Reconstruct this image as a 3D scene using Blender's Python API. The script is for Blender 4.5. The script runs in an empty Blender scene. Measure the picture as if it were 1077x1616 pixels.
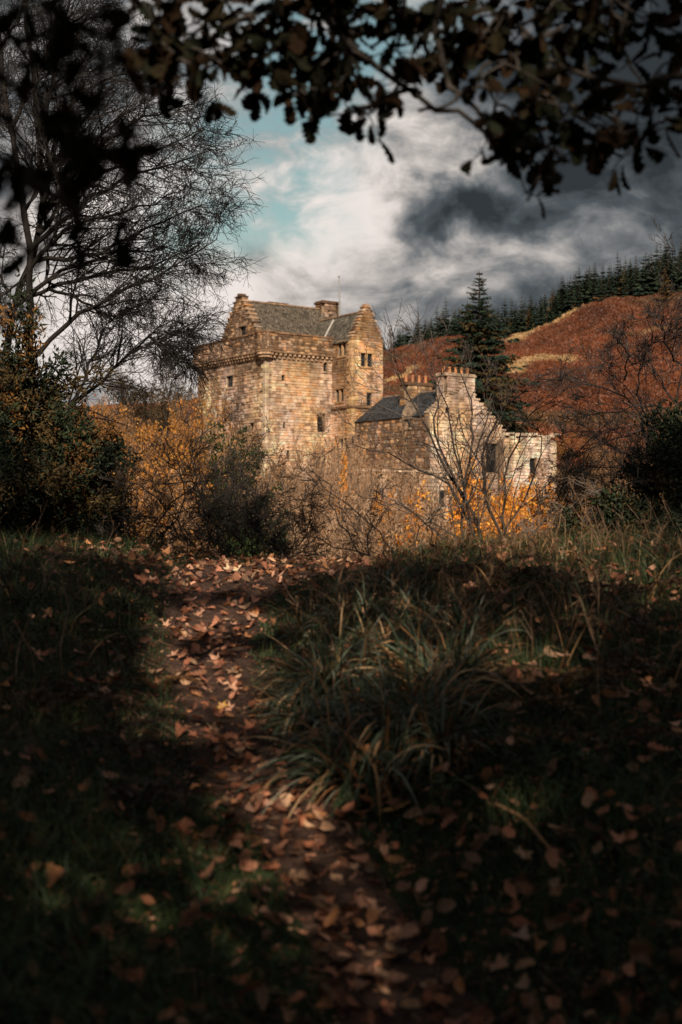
import bpy, math, random
import numpy as np
from mathutils import Vector, Matrix

# ------------------------------------------------------------------ scene start: camera, sky, sun, exposure
SC = bpy.context.scene
COL = SC.collection
EYE = 1.6
F = 2000.0                      # focal length in photo pixels (photo 1077 x 1616)
def at(px, py, Y):
    return np.array([(px - 538.5) / F * Y, Y, EYE - (py - 808.0) / F * Y])

cam_d = bpy.data.cameras.new('camera')
cam = bpy.data.objects.new('camera', cam_d); COL.objects.link(cam)
cam.location = (0, 0, EYE); cam.rotation_euler = (math.radians(90), 0, 0)
cam_d.sensor_fit = 'VERTICAL'; cam_d.sensor_height = 36.0; cam_d.lens = F / 1616 * 36.0
cam_d.clip_start = 0.05; cam_d.clip_end = 9000
cam_d.dof.use_dof = True; cam_d.dof.focus_distance = 19.0
cam_d.dof.aperture_fstop = cam_d.lens / 23.0
SC.camera = cam
SC.render.engine = 'CYCLES'
SC.cycles.use_denoising = True
SC.cycles.max_bounces = 5; SC.cycles.diffuse_bounces = 2; SC.cycles.glossy_bounces = 1
SC.cycles.transparent_max_bounces = 4; SC.cycles.caustics_reflective = False
SC.view_settings.view_transform = 'Standard'; SC.view_settings.look = 'None'
SC.view_settings.exposure = 0.12; SC.view_settings.gamma = 1.0
try: SC.view_settings.use_curve_mapping = False
except Exception: pass

SUN = np.array([0.06, -0.80, 0.56]); SUN = SUN / np.linalg.norm(SUN)     # direction towards the sun
sun_d = bpy.data.lights.new('sun', 'SUN'); sun_d.energy = 5.0; sun_d.angle = math.radians(0.6)
sun_d.color = (1.0, 0.87, 0.70)
sun = bpy.data.objects.new('sun', sun_d); COL.objects.link(sun)
sun.rotation_euler = Vector(SUN).to_track_quat('Z', 'Y').to_euler()
sun.location = (4, -30, 30)

W = bpy.data.worlds.new('World'); SC.world = W; W.use_nodes = True
def build_world():
    nt = W.node_tree; N = nt.nodes; L = nt.links; N.clear()
    def node(t, **kw):
        n = N.new(t)
        for k, v in kw.items(): setattr(n, k, v)
        return n
    def math_(op, a, b=None, clamp=False):
        n = node('ShaderNodeMath', operation=op, use_clamp=clamp)
        for i, x in enumerate((a, b)):
            if x is None: continue
            if isinstance(x, (int, float)): n.inputs[i].default_value = x
            else: L.new(x, n.inputs[i])
        return n.outputs[0]
    def vmath(op, a, b=None):
        n = node('ShaderNodeVectorMath', operation=op)
        for i, x in enumerate((a, b)):
            if x is None: continue
            if isinstance(x, (tuple, list)): n.inputs[i].default_value = x
            else: L.new(x, n.inputs[i])
        return n
    tc = node('ShaderNodeTexCoord'); D = vmath('NORMALIZE', tc.outputs['Generated']).outputs[0]
    def noise(scale, detail, rough=0.55, dist=0.0, vec=None):
        n = node('ShaderNodeTexNoise'); n.inputs['Scale'].default_value = scale
        n.inputs['Detail'].default_value = detail; n.inputs['Roughness'].default_value = rough
        n.inputs['Distortion'].default_value = dist
        L.new(vec or D, n.inputs['Vector']); return n
    flat = vmath('MULTIPLY', D, (1.0, 1.0, 1.75)).outputs[0]       # clouds stretch along the horizon
    wn = noise(9.0, 5.0); w0 = vmath('SUBTRACT', wn.outputs['Color'], (0.5, 0.5, 0.5)).outputs[0]
    wv = vmath('SCALE', w0); wv.inputs['Scale'].default_value = 0.16
    DW = vmath('ADD', D, wv.outputs[0]).outputs[0]
    def blob(px, py, r, k=1.0, soft=0.1):
        d = np.array([(px - 538.5) / F, 1.0, (808.0 - py) / F]); d /= np.linalg.norm(d)
        s = vmath('SUBTRACT', DW, tuple(d)).outputs[0]
        s = vmath('MULTIPLY', s, (1.0, 1.0, k)).outputs[0]
        ln = vmath('LENGTH', s).outputs['Value']
        m = node('ShaderNodeMapRange', interpolation_type='SMOOTHSTEP')
        L.new(ln, m.inputs['Value']); m.inputs['From Min'].default_value = r / F
        m.inputs['From Max'].default_value = r / F * soft
        m.inputs['To Min'].default_value = 0.0; m.inputs['To Max'].default_value = 1.0
        return m.outputs[0]
    big = noise(5.0, 9.0, 0.56, 0.25, flat).outputs['Fac']
    fine = noise(15.0, 8.0, 0.6, 0.4, flat).outputs['Fac']
    v = math_('MULTIPLY', math_('SUBTRACT', big, 0.5), 1.5)
    v = math_('ADD', v, math_('MULTIPLY', math_('SUBTRACT', fine, 0.5), 1.3))
    v = math_('ADD', v, 0.43)
    def add(amount, *a, **k):
        nonlocal v
        v = math_('ADD', v, math_('MULTIPLY', blob(*a, **k), amount))
    add(0.36, 330, 560, 480, 1.0)
    add(0.30, 120, 330, 420, 1.0)
    add(0.34, 610, 285, 260, 1.3)
    add(0.12, 640, 440, 300, 1.6)
    add(0.36, 930, 395, 240, 1.9)
    add(-0.56, 735, 352, 170, 2.2)
    add(-0.42, 1080, 100, 480, 1.0)
    add(-0.14, 1080, 300, 260, 1.0)
    ramp = node('ShaderNodeValToRGB'); L.new(v, ramp.inputs[0])
    e = ramp.color_ramp.elements
    e[0].position = 0.05; e[0].color = (0.030, 0.036, 0.041, 1)
    e[1].position = 1.0; e[1].color = (0.80, 0.72, 0.68, 1)
    for p, c in ((0.28, (0.075, 0.088, 0.098)), (0.48, (0.19, 0.195, 0.20)), (0.66, (0.42, 0.39, 0.37)), (0.84, (0.68, 0.62, 0.58))):
        x = e.new(p); x.color = (*c, 1)
    cloud = vmath('MULTIPLY', ramp.outputs[0], (10, 10, 10)).outputs[0]
    sky = node('ShaderNodeTexSky', sky_type='NISHITA', sun_disc=False)
    sky.sun_elevation = math.asin(SUN[2]); sky.sun_rotation = math.atan2(SUN[0], SUN[1])
    sky.dust_density = 2.0; sky.altitude = 150
    blue = vmath('MULTIPLY', sky.outputs[0], (1.15, 1.16, 0.80)).outputs[0]
    gap = blob(395, 245, 230, 1.0, 0.2)
    gap = math_('ADD', gap, blob(590, 20, 210, 1.2, 0.2))
    gap = math_('ADD', gap, math_('MULTIPLY', blob(470, 150, 200, 1.0), 0.6))
    # the same broken cloud goes on round the whole sky: thin places elsewhere open to blue too
    thin = math_('MULTIPLY', math_('SUBTRACT', noise(2.3, 6.0, 0.55, 0.3, flat).outputs['Fac'], 0.60), 5.0, True)
    gap = math_('ADD', gap, math_('MULTIPLY', thin, 0.35))
    wisp = math_('ADD', math_('MULTIPLY', math_('SUBTRACT', 0.56, fine), 4.0), 0.55, True)
    gap = math_('MULTIPLY', gap, wisp, True)
    mix = node('ShaderNodeMix', data_type='RGBA'); L.new(gap, mix.inputs['Factor'])
    L.new(cloud, mix.inputs['A']); L.new(blue, mix.inputs['B'])
    bg = node('ShaderNodeBackground'); bg.inputs['Strength'].default_value = 0.10
    L.new(mix.outputs['Result'], bg.inputs['Color'])
    out = node('ShaderNodeOutputWorld'); L.new(bg.outputs[0], out.inputs[0])
build_world()

# ------------------------------------------------------------------ helpers
RNG = np.random.default_rng(11)
def nrm(v):
    v = np.asarray(v, float); return v / np.maximum(np.linalg.norm(v, axis=-1, keepdims=True), 1e-9)

_perm = np.random.default_rng(5).random((256, 256))
def vnoise(x, y):
    xi = np.floor(x).astype(int); yi = np.floor(y).astype(int)
    fx = x - xi; fy = y - yi; fx = fx * fx * (3 - 2 * fx); fy = fy * fy * (3 - 2 * fy)
    g = lambda a, b: _perm[a & 255, b & 255]
    return (g(xi, yi) * (1 - fx) + g(xi + 1, yi) * fx) * (1 - fy) + (g(xi, yi + 1) * (1 - fx) + g(xi + 1, yi + 1) * fx) * fy - 0.5
def fbm(x, y, o=4):
    s = 0; a = 1.0
    for k in range(o):
        s = s + a * vnoise(x * 2 ** k + 17.3 * k, y * 2 ** k + 9.1 * k); a *= 0.5
    return s

class MB:
    """collects vertices, faces and one colour per face; build() links ONE mesh object"""
    def __init__(s): s.V = []; s.n = 0; s.F = []; s.T = []
    def add(s, V, F, tint=None):
        V = np.asarray(V, float).reshape(-1, 3)
        if not isinstance(F, np.ndarray): F = np.array(F, int)
        if len(V) == 0 or len(F) == 0: return
        s.V.append(V); s.F.append(F + s.n); s.n += len(V)
        if tint is None: t = np.full((len(F), 3), 0.5)
        else:
            t = np.asarray(tint, float)
            if t.ndim == 1: t = np.tile(t, (len(F), 1))
        s.T.append(t)
    def mesh(s, name, smooth=False):
        me = bpy.data.meshes.new(name)
        V = np.concatenate(s.V); me.vertices.add(len(V)); me.vertices.foreach_set('co', V.astype(np.float32).ravel())
        loops = np.concatenate([f.ravel() for f in s.F]).astype(np.int32)
        tot = np.concatenate([np.full(len(f), f.shape[1]) for f in s.F])
        start = np.concatenate([[0], np.cumsum(tot)[:-1]]).astype(np.int32)
        me.loops.add(len(loops)); me.loops.foreach_set('vertex_index', loops)
        me.polygons.add(len(tot)); me.polygons.foreach_set('loop_start', start)
        me.polygons.foreach_set('use_smooth', np.full(len(tot), smooth))
        me.update(calc_edges=True)
        T = np.concatenate(s.T); a = me.attributes.new('tint', 'FLOAT_COLOR', 'FACE')
        a.data.foreach_set('color', np.concatenate([T, np.ones((len(T), 1))], 1).astype(np.float32).ravel())
        return me
    def build(s, name, mat, parent=None, smooth=False, **props):
        return link(name, s.mesh(name, smooth), mat, parent, **props)
    def box(s, lo, hi, tint=None, frame=None):
        lo = np.asarray(lo, float); hi = np.asarray(hi, float)
        c = np.array([[x, y, z] for z in (0, 1) for y in (0, 1) for x in (0, 1)], float)
        V = lo + c * (hi - lo)
        if frame is not None: V = frame(V)
        s.add(V, BOXF, tint)
BOXF = np.array([[0, 2, 3, 1], [4, 5, 7, 6], [0, 1, 5, 4], [2, 6, 7, 3], [0, 4, 6, 2], [1, 3, 7, 5]])

def setp(o, props):
    for k, v in props.items():
        if v is not None: o[k] = v
def link(name, me, mat=None, parent=None, **props):
    if mat is not None and not me.materials: me.materials.append(mat)
    o = bpy.data.objects.new(name, me); COL.objects.link(o)
    if parent is not None: attach(o, parent)
    setp(o, props); return o
def attach(o, parent):
    """child geometry is given in world coordinates; only top-level Empties have an offset"""
    o.parent = parent
    top = parent
    while top.parent is not None: top = top.parent
    if parent is top: o.matrix_parent_inverse = Matrix.Translation(-top.location)
def thing(name, label, cat, loc=(0, 0, 0), group=None):
    o = bpy.data.objects.new(name, None); COL.objects.link(o)
    o.location = tuple(float(x) for x in loc); o.empty_display_size = 0.2
    setp(o, dict(label=label, category=cat, group=group)); return o
def kids(o): return [c for c in bpy.data.objects if c.parent is o]
def copy_tree(o, loc=None, rz=None, scale=None, label=None, tree=None):
    tree = tree if tree is not None else [(c, kids(c)) for c in kids(o)]
    r = o.copy(); COL.objects.link(r)
    if loc is not None: r.location = tuple(float(x) for x in loc)
    if rz is not None: r.rotation_euler = (0, 0, rz)
    if scale is not None: r.scale = scale if isinstance(scale, tuple) else (scale,) * 3
    if label: r['label'] = label
    for c, gs in tree:
        d = c.copy(); COL.objects.link(d); d.parent = r; d.matrix_parent_inverse = c.matrix_parent_inverse.copy()
        for g in gs:
            e = g.copy(); COL.objects.link(e); e.parent = d; e.matrix_parent_inverse = g.matrix_parent_inverse.copy()
    return r

# ------------------------------------------------------------------ materials
def mat_tint(name, rough=0.85, scale=6.0, amount=0.35, bump=0.0, bscale=20.0, spec=0.3, streak=0.0, coat=None, sheen=0.0):
    """base colour = the face's own colour, broken up by fine procedural mottling"""
    m = bpy.data.materials.new(name); m.use_nodes = True; nt = m.node_tree; N = nt.nodes; L = nt.links
    b = N['Principled BSDF']; b.inputs['Roughness'].default_value = rough
    b.inputs['Specular IOR Level'].default_value = spec
    at_ = N.new('ShaderNodeAttribute'); at_.attribute_name = 'tint'
    tc = N.new('ShaderNodeTexCoord'); n = N.new('ShaderNodeTexNoise'); n.inputs['Scale'].default_value = scale
    n.inputs['Detail'].default_value = 6; n.inputs['Roughness'].default_value = 0.65
    L.new(tc.outputs['Object'], n.inputs['Vector'])
    mr = N.new('ShaderNodeMapRange'); mr.inputs['From Min'].default_value = 0.3; mr.inputs['From Max'].default_value = 0.7
    mr.inputs['To Min'].default_value = 1 - amount; mr.inputs['To Max'].default_value = 1 + amount
    L.new(n.outputs['Fac'], mr.inputs['Value'])
    vm = N.new('ShaderNodeVectorMath'); vm.operation = 'SCALE'
    L.new(at_.outputs['Color'], vm.inputs[0]); L.new(mr.outputs[0], vm.inputs['Scale'])
    col = vm.outputs[0]
    if streak > 0:                                        # old rain stains running down the stone
        mp = N.new('ShaderNodeMapping'); mp.inputs['Scale'].default_value = (0.9, 0.9, 0.10)
        L.new(tc.outputs['Object'], mp.inputs['Vector'])
        n2 = N.new('ShaderNodeTexNoise'); n2.inputs['Scale'].default_value = 1.0; n2.inputs['Detail'].default_value = 5
        L.new(mp.outputs[0], n2.inputs['Vector'])
        r2 = N.new('ShaderNodeMapRange'); r2.inputs['From Min'].default_value = 0.5; r2.inputs['From Max'].default_value = 0.68
        r2.inputs['To Min'].default_value = 0.0; r2.inputs['To Max'].default_value = streak
        L.new(n2.outputs['Fac'], r2.inputs['Value'])
        mx = N.new('ShaderNodeMix'); mx.data_type = 'RGBA'
        L.new(r2.outputs[0], mx.inputs['Factor']); L.new(col, mx.inputs['A'])
        mx.inputs['B'].default_value = (0.10, 0.06, 0.038, 1); col = mx.outputs['Result']
    L.new(col, b.inputs['Base Color'])
    if bump > 0:
        n3 = N.new('ShaderNodeTexNoise'); n3.inputs['Scale'].default_value = bscale; n3.inputs['Detail'].default_value = 5
        L.new(tc.outputs['Object'], n3.inputs['Vector'])
        bp = N.new('ShaderNodeBump'); bp.inputs['Strength'].default_value = bump; bp.inputs['Distance'].default_value = 0.05
        L.new(n3.outputs['Fac'], bp.inputs['Height']); L.new(bp.outputs[0], b.inputs['Normal'])
    return m
M = dict(
    stone=mat_tint('weathered_stone', 0.9, 1.6, 0.45, 0.6, 5.0, 0.2, streak=0.6),
    slate=mat_tint('old_slate', 0.65, 2.0, 0.4, 0.3, 8.0, 0.35),
    glass=mat_tint('dark_glass', 0.15, 3.0, 0.2, 0, 1, 0.5),
    wood=mat_tint('painted_wood', 0.7, 5, 0.3),
    clay=mat_tint('fired_clay', 0.8, 4, 0.3),
    metal=mat_tint('grey_metal', 0.45, 4, 0.2),
    bark=mat_tint('bark', 0.9, 9.0, 0.5, 0.5, 40.0, 0.15),
    twig=mat_tint('twig_bark', 0.75, 5.0, 0.4, 0, 1, 0.3),
    leaf=mat_tint('leaf', 0.65, 14.0, 0.35, 0.25, 60.0, 0.3),
    oak_leaf=mat_tint('oak_leaf', 0.9, 14.0, 0.35, 0.25, 60.0, 0.06),
    needle=mat_tint('needles', 0.75, 3.0, 0.4, 0, 1, 0.2),
    grass=mat_tint('grass_blade', 0.55, 8.0, 0.35, 0, 1, 0.35),
    ground=mat_tint('soil_and_bracken', 0.95, 5.0, 0.5, 0.8, 14.0, 0.1),
    path=mat_tint('trodden_soil', 0.9, 14.0, 0.5, 1.0, 30.0, 0.2),
)

# ------------------------------------------------------------------ plants: curves that branch, tubes and leaves (all numpy)
def tubes(mb, P, R, sides=3, tint=(0.1, 0.07, 0.05), var=0.25, rng=RNG):
    """P [N,K,3] centre lines, R [N,K] radii"""
    P = np.asarray(P, float); R = np.asarray(R, float); N, K, _ = P.shape
    if N == 0: return
    T = np.gradient(P, axis=1); T = nrm(T)
    ref = np.where(np.abs(T[..., 2:3]) > 0.85, np.array([1.0, 0.2, 0]), np.array([0, 0.1, 1.0]))
    A = nrm(np.cross(T, ref)); B = np.cross(T, A)
    th = np.arange(sides) / sides * 2 * np.pi
    V = P[:, :, None] + R[:, :, None, None] * (np.cos(th)[None, None, :, None] * A[:, :, None] + np.sin(th)[None, None, :, None] * B[:, :, None])
    idx = np.arange(N * K * sides).reshape(N, K, sides); nx = np.roll(idx, -1, 2)
    Fq = np.stack([idx[:, :-1], nx[:, :-1], nx[:, 1:], idx[:, 1:]], -1).reshape(-1, 4)
    t = np.asarray(tint)[None] * (1 + var * rng.uniform(-1, 1, (N, 1)))
    mb.add(V, Fq, np.repeat(t, (K - 1) * sides, 0))
def poly(pts, K=12, wig=0.0, rng=RNG):
    """smooth resampled curve through points -> [1,K,3]"""
    pts = np.asarray(pts, float); d = np.r_[0, np.cumsum(np.linalg.norm(np.diff(pts, axis=0), axis=1))]; d /= d[-1]
    n = len(pts); m = np.zeros_like(pts)
    for i in range(n):
        a, b = max(0, i - 1), min(n - 1, i + 1); m[i] = (pts[b] - pts[a]) / max(d[b] - d[a], 1e-6)
    t = np.linspace(0, 1, K); out = np.zeros((K, 3))
    for j, x in enumerate(t):
        i = min(np.searchsorted(d, x, 'right') - 1, n - 2); i = max(i, 0); h = d[i + 1] - d[i]; s = (x - d[i]) / h
        out[j] = (2*s**3-3*s**2+1)*pts[i] + (s**3-2*s**2+s)*h*m[i] + (-2*s**3+3*s**2)*pts[i+1] + (s**3-s**2)*h*m[i+1]
    if wig: out[1:] += rng.normal(0, wig, (K - 1, 3))
    return out[None]
def taper(P, r0, r1):
    K = P.shape[1]; return np.tile(np.linspace(r0, r1, K), (P.shape[0], 1))
def grow(P, R, n, t0=0.2, t1=1.0, ang=(0.5, 1.0), ratio=0.5, K=4, wig=0.15, trop=(0, 0, 0), rr=0.6, rmin=0.003, rng=RNG, decay=0.45, lmin=0.0):
    N, KP, _ = P.shape
    idx = np.repeat(np.arange(N), n); n_ = len(idx)
    if n_ == 0: return np.zeros((0, K, 3)), np.zeros((0, K))
    t = rng.uniform(t0, t1, n_) * (KP - 1); i = np.minimum(t.astype(int), KP - 2); f = (t - i)[:, None]
    b = P[idx, i] * (1 - f) + P[idx, i + 1] * f
    T = nrm(P[idx, i + 1] - P[idx, i])
    r = R[idx, i] * (1 - f[:, 0]) + R[idx, i + 1] * f[:, 0]
    plen = np.linalg.norm(np.diff(P, axis=1), axis=2).sum(1)[idx]
    v = rng.normal(0, 1, (n_, 3)); v = nrm(v - (v * T).sum(1, keepdims=True) * T)
    a = rng.uniform(ang[0], ang[1], n_)[:, None]
    d = nrm(np.cos(a) * T + np.sin(a) * v)
    Ln = np.maximum(plen * ratio * rng.uniform(0.55, 1.25, n_) * (1 - decay * t / (KP - 1)), lmin)
    out = np.zeros((n_, K, 3)); out[:, 0] = b
    for k in range(1, K):
        d = nrm(d + rng.normal(0, wig, (n_, 3)) + np.asarray(trop))
        out[:, k] = out[:, k - 1] + d * (Ln / (K - 1))[:, None]
    r0 = np.maximum(r * rr, rmin); rad = r0[:, None] * np.linspace(1, 0.35, K)[None]
    return out, np.maximum(rad, rmin * 0.6)
def leaf_cards(mb, P, D, size, width, tints, rng=RNG, fold=0.18):
    """small folded ovate leaves: base P, direction D, [N] sizes"""
    N = len(P)
    if N == 0: return
    D = nrm(D); v = rng.normal(0, 1, (N, 3)); S = nrm(np.cross(D, v)); U = np.cross(S, D)
    size = np.broadcast_to(size, (N,))[:, None]; w = size * width * 0.5
    bV = P; tip = P + D * size + U * size * 0.08; mid = P + D * size * 0.5 - U * size * fold
    Lf = P + D * size * 0.45 + S * w; Rt = P + D * size * 0.45 - S * w
    V = np.stack([bV, Lf, mid, Rt, tip], 1)
    o = (np.arange(N) * 5)[:, None, None]
    Ft = (o + np.array([[0, 1, 2], [0, 2, 3], [1, 4, 2], [2, 4, 3]])[None]).reshape(-1, 3)
    mb.add(V, Ft, np.repeat(tints, 4, 0))
def pick(pal, n, rng=RNG, var=0.2, p=None):
    pal = np.asarray(pal, float); c = pal[rng.choice(len(pal), n, p=p)]
    return c * (1 + var * rng.uniform(-1, 1, (n, 1)))
def blades(mb, P, D, Ln, Wd, droop, tints, K=4, rng=RNG):
    """grass blades: tapered strips that bend over"""
    N = len(P); D = nrm(D); side = nrm(np.cross(D, np.array([0, 0, 1.0])) + rng.normal(0, .3, (N, 3)))
    out = np.zeros((N, K, 2, 3)); p = P.copy(); d = D.copy()
    for k in range(K):
        w = Wd * (1.0 - 0.92 * (k / (K - 1)) ** 1.6) * 0.5
        out[:, k, 0] = p - side * w[:, None]; out[:, k, 1] = p + side * w[:, None]
        p = p + d * (Ln / (K - 1))[:, None]; d = nrm(d + np.array([0, 0, -1.0]) * droop[:, None])
    idx = np.arange(N * K * 2).reshape(N, K, 2)
    Fq = np.stack([idx[:, :-1, 0], idx[:, :-1, 1], idx[:, 1:, 1], idx[:, 1:, 0]], -1).reshape(-1, 4)
    mb.add(out, Fq, np.repeat(tints, K - 1, 0))
# ------------------------------------------------------------------ terrain
ZK_Y = [-80, -60, -20, -5, 0, 4, 6, 8, 9.5, 10.6, 11.6, 12.6, 14, 18, 30, 60, 100, 118, 128, 140, 152, 165, 195]
ZK_Z = [-14, -9, -3.6, -1.4, -0.62, 0.0, 0.34, 0.675, 0.93, 1.08, 1.13, 1.12, 0.9, -0.2, -4.2, -9.0, -7.0, -2.2, 0.2, 5.0, 6.5, 7.2, 8.0]
RX = [-400, -200, -100, -57, -20, 19, 40, 58, 70, 82, 93, 102, 112, 135, 200, 400]
RZ = [60, 46, 41, 44, 56, 63, 68.5, 67.5, 68.5, 75.0, 82, 85, 86, 90, 100, 120]
PATH_Y = [-6, 0, 3, 4.0, 4.5, 5.0, 5.6, 6.05, 7.0, 7.9, 9.4, 10.6, 12]
PATH_X = [0.9, 0.55, 0.35, 0.24, 0.12, -0.05, -0.24, -0.45, -0.66, -0.82, -0.93, -0.75, -0.3]
PATH_W = [0.30, 0.28, 0.25, 0.25, 0.25, 0.24, 0.23, 0.22, 0.22, 0.25, 0.36, 0.62, .8]
def sstep(a, b, x):
    t = np.clip((x - a) / (b - a), 0, 1); return t * t * (3 - 2 * t)
def H(x, y):
    x = np.asarray(x, float); y = np.asarray(y, float); x, y = np.broadcast_arrays(x, y)
    z = np.interp(y, ZK_Y, ZK_Z)
    near = sstep(-6, 0, y) * (1 - sstep(13, 17, y))
    px = np.interp(y, PATH_Y, PATH_X); pw = np.interp(y, PATH_Y, PATH_W)
    dl = np.maximum(px - pw - x, 0); dr = np.maximum(x - px - pw, 0)
    bank = 0.20 * sstep(0, 1.1, dl) + 0.17 * sstep(0.0, 1.0, dr) + 0.035 * np.minimum(dl, 4) + 0.03 * np.minimum(dr, 4)
    bank = bank * (1 - 0.75 * sstep(9.0, 11.2, y) * (x < 0.4)) * (1 - 0.4 * sstep(9.0, 11.2, y))
    z = z + near * bank - near * 0.03 * np.exp(-((x - px) / np.maximum(pw, .1)) ** 2)
    z = z + near * (0.10 * sstep(-0.6, -3.0, x) * sstep(8.5, 11, y))
    z = z + near * 0.05 * fbm(x * 1.7, y * 1.7, 4)
    # the glen between, the castle's knoll
    mid = sstep(16, 30, y) * (1 - sstep(150, 200, y))
    z = z + mid * 1.6 * fbm(x * 0.05, y * 0.05, 4)
    z = z - sstep(120, 150, y) * (1 - sstep(170, 210, y)) * 0.0018 * np.maximum(np.abs(x - 2) - 22, 0) ** 2 * 1.0 * (np.abs(x) < 80)
    z = z - sstep(120, 150, y) * (1 - sstep(170, 210, y)) * 6.0 * (np.abs(x) >= 80)
    # the bracken hill beyond
    t = np.clip((y - 195) / (480 - 195), 0, 1)
    rz = np.interp(x, RX, RZ)
    far = t * (rz - 8.0) + np.clip(y - 480, 0, 260) * 0.035
    far = far + sstep(195, 260, y) * (5.0 * fbm(x * 0.012 + 3, y * 0.008, 4) * (1 - 0.75 * sstep(400, 480, y)) + 1.2 * fbm(x * .06, y * .03, 3))
    z = z + far
    z = z - np.clip(y - 800, 0, None) * 0.06
    return z
def hit(px, py, y0, y1, n=2000):
    """first ground point seen along the ray of a photo pixel"""
    ys = np.linspace(y0, y1, n); xs = (px - 538.5) / F * ys; zs = EYE - (py - 808.0) / F * ys
    g = H(xs, ys) >= zs
    i = int(np.argmax(g)) if g.any() else n - 1
    return np.array([xs[i], ys[i], float(H(xs[i], ys[i]))])
STRAW = []
for pts, hw in (([(812, 540), (840, 522), (876, 502), (925, 473)], 14), ([(808, 586), (840, 572), (888, 566)], 12), ([(606, 606), (650, 586)], 10), ([(1015, 525), (1077, 520)], 5)):
    STRAW.append((np.array([hit(a, b, 195, 520) for a, b in pts]), hw))
def straw(x, y):
    m = np.zeros(np.broadcast(x, y).shape)
    w = fbm(x * 0.12, y * 0.06, 3)
    for P, hw in STRAW:
        o = np.argsort(P[:, 0]); yc = np.interp(x, P[o, 0], P[o, 1])
        d = np.abs(y - yc - 16 * w - 7 * fbm(x * .6, y * .3, 2)) / (hw * (1 + 0.9 * w)) + 0.5 * np.abs(fbm(x * .35 + 8, y * .2, 2))
        k = sstep(P[o[0], 0] - 5, P[o[0], 0], x) * (1 - sstep(P[o[-1], 0], P[o[-1], 0] + 5, x))
        m = np.maximum(m, (1 - sstep(0.35, 1.1, d)) * k * (.45 if hw < 6 else 1))
    return m
def hill_colour(x, y):
    a = fbm(x * 0.035, y * 0.016, 4)[:, None]; b = fbm(x * 0.3 + 40, y * 0.12, 3)[:, None]
    c = np.array([0.150, 0.045, 0.017]) * (1 + 0.9 * a + 0.5 * b)
    g = np.array([0.10, 0.055, 0.022]) * (1 + 0.5 * b)
    c = c + (g - c) * sstep(0.12, 0.45, fbm(x * 0.025 + 9, y * 0.02 + 4, 3))[:, None] * 0.8
    s = straw(x, y)[:, None]
    return np.clip(c + (np.array([0.40, 0.25, 0.115]) * (1 + 0.5 * b) - c) * s, 0.01, 1)
def build_ground():
    ys = np.concatenate([np.linspace(-70, -1, 24), np.linspace(-0.5, 14.5, 150), np.geomspace(15, 128, 55), np.linspace(130, 640, 150), np.geomspace(650, 4500, 14)])
    s = np.linspace(-1, 1, 261); s = 0.35 * s + 0.65 * s ** 3
    w = 9 + np.abs(ys) * 1.05
    X = s[None] * w[:, None]; Y = np.repeat(ys[:, None], len(s), 1); Z = H(X, Y)
    V = np.stack([X, Y, Z], -1); idx = np.arange(X.size).reshape(X.shape)
    Fq = np.stack([idx[:-1, :-1], idx[:-1, 1:], idx[1:, 1:], idx[1:, :-1]], -1).reshape(-1, 4)
    c = V.reshape(-1, 3)[Fq].mean(1); x, y = c[:, 0], c[:, 1]
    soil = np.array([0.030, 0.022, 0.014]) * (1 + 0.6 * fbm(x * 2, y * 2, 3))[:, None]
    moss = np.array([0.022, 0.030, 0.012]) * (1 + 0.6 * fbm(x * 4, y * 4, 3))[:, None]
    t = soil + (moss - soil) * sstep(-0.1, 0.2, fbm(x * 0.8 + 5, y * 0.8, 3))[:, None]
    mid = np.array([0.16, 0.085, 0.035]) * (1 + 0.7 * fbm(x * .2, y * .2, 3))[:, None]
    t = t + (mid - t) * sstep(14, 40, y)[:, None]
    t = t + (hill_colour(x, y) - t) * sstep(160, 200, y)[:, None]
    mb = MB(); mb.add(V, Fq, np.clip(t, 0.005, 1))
    mb.build('ground', M['ground'], smooth=True, kind='structure', label='rough autumn ground rising to a crest, falling to a glen and climbing the hill')
    # the trodden path, a sheet a little above the ground
    yy = np.linspace(-3, 11.6, 170); k = np.linspace(-1, 1, 15)
    cx = np.interp(yy, PATH_Y, PATH_X); cw = np.interp(yy, PATH_Y, PATH_W)
    cw = cw[:, None] * (1 + 0.35 * vnoise(yy[:, None] * 1.9 + np.sign(k)[None] * 31, yy[:, None] * 0 + 3.0))
    X = cx[:, None] + k[None] * cw * 1.05; Y = np.repeat(yy[:, None], 15, 1)
    Z = H(X, Y) + 0.014 * (1 - k[None] ** 6) - 0.012 * (k[None] ** 6) + 0.012 * fbm(X * 9, Y * 9, 3)
    V = np.stack([X, Y, Z], -1); idx = np.arange(X.size).reshape(X.shape)
    Fq = np.stack([idx[:-1, :-1], idx[:-1, 1:], idx[1:, 1:], idx[1:, :-1]], -1).reshape(-1, 4)
    c = V.reshape(-1, 3)[Fq].mean(1)
    t = np.array([0.062, 0.034, 0.024])[None] * (1 + 0.7 * fbm(c[:, 0] * 5, c[:, 1] * 5, 4))[:, None]
    mb = MB(); mb.add(V, Fq, np.clip(t, .005, 1)); mb.build('path', M['path'], smooth=True, kind='structure')
build_ground()

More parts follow.
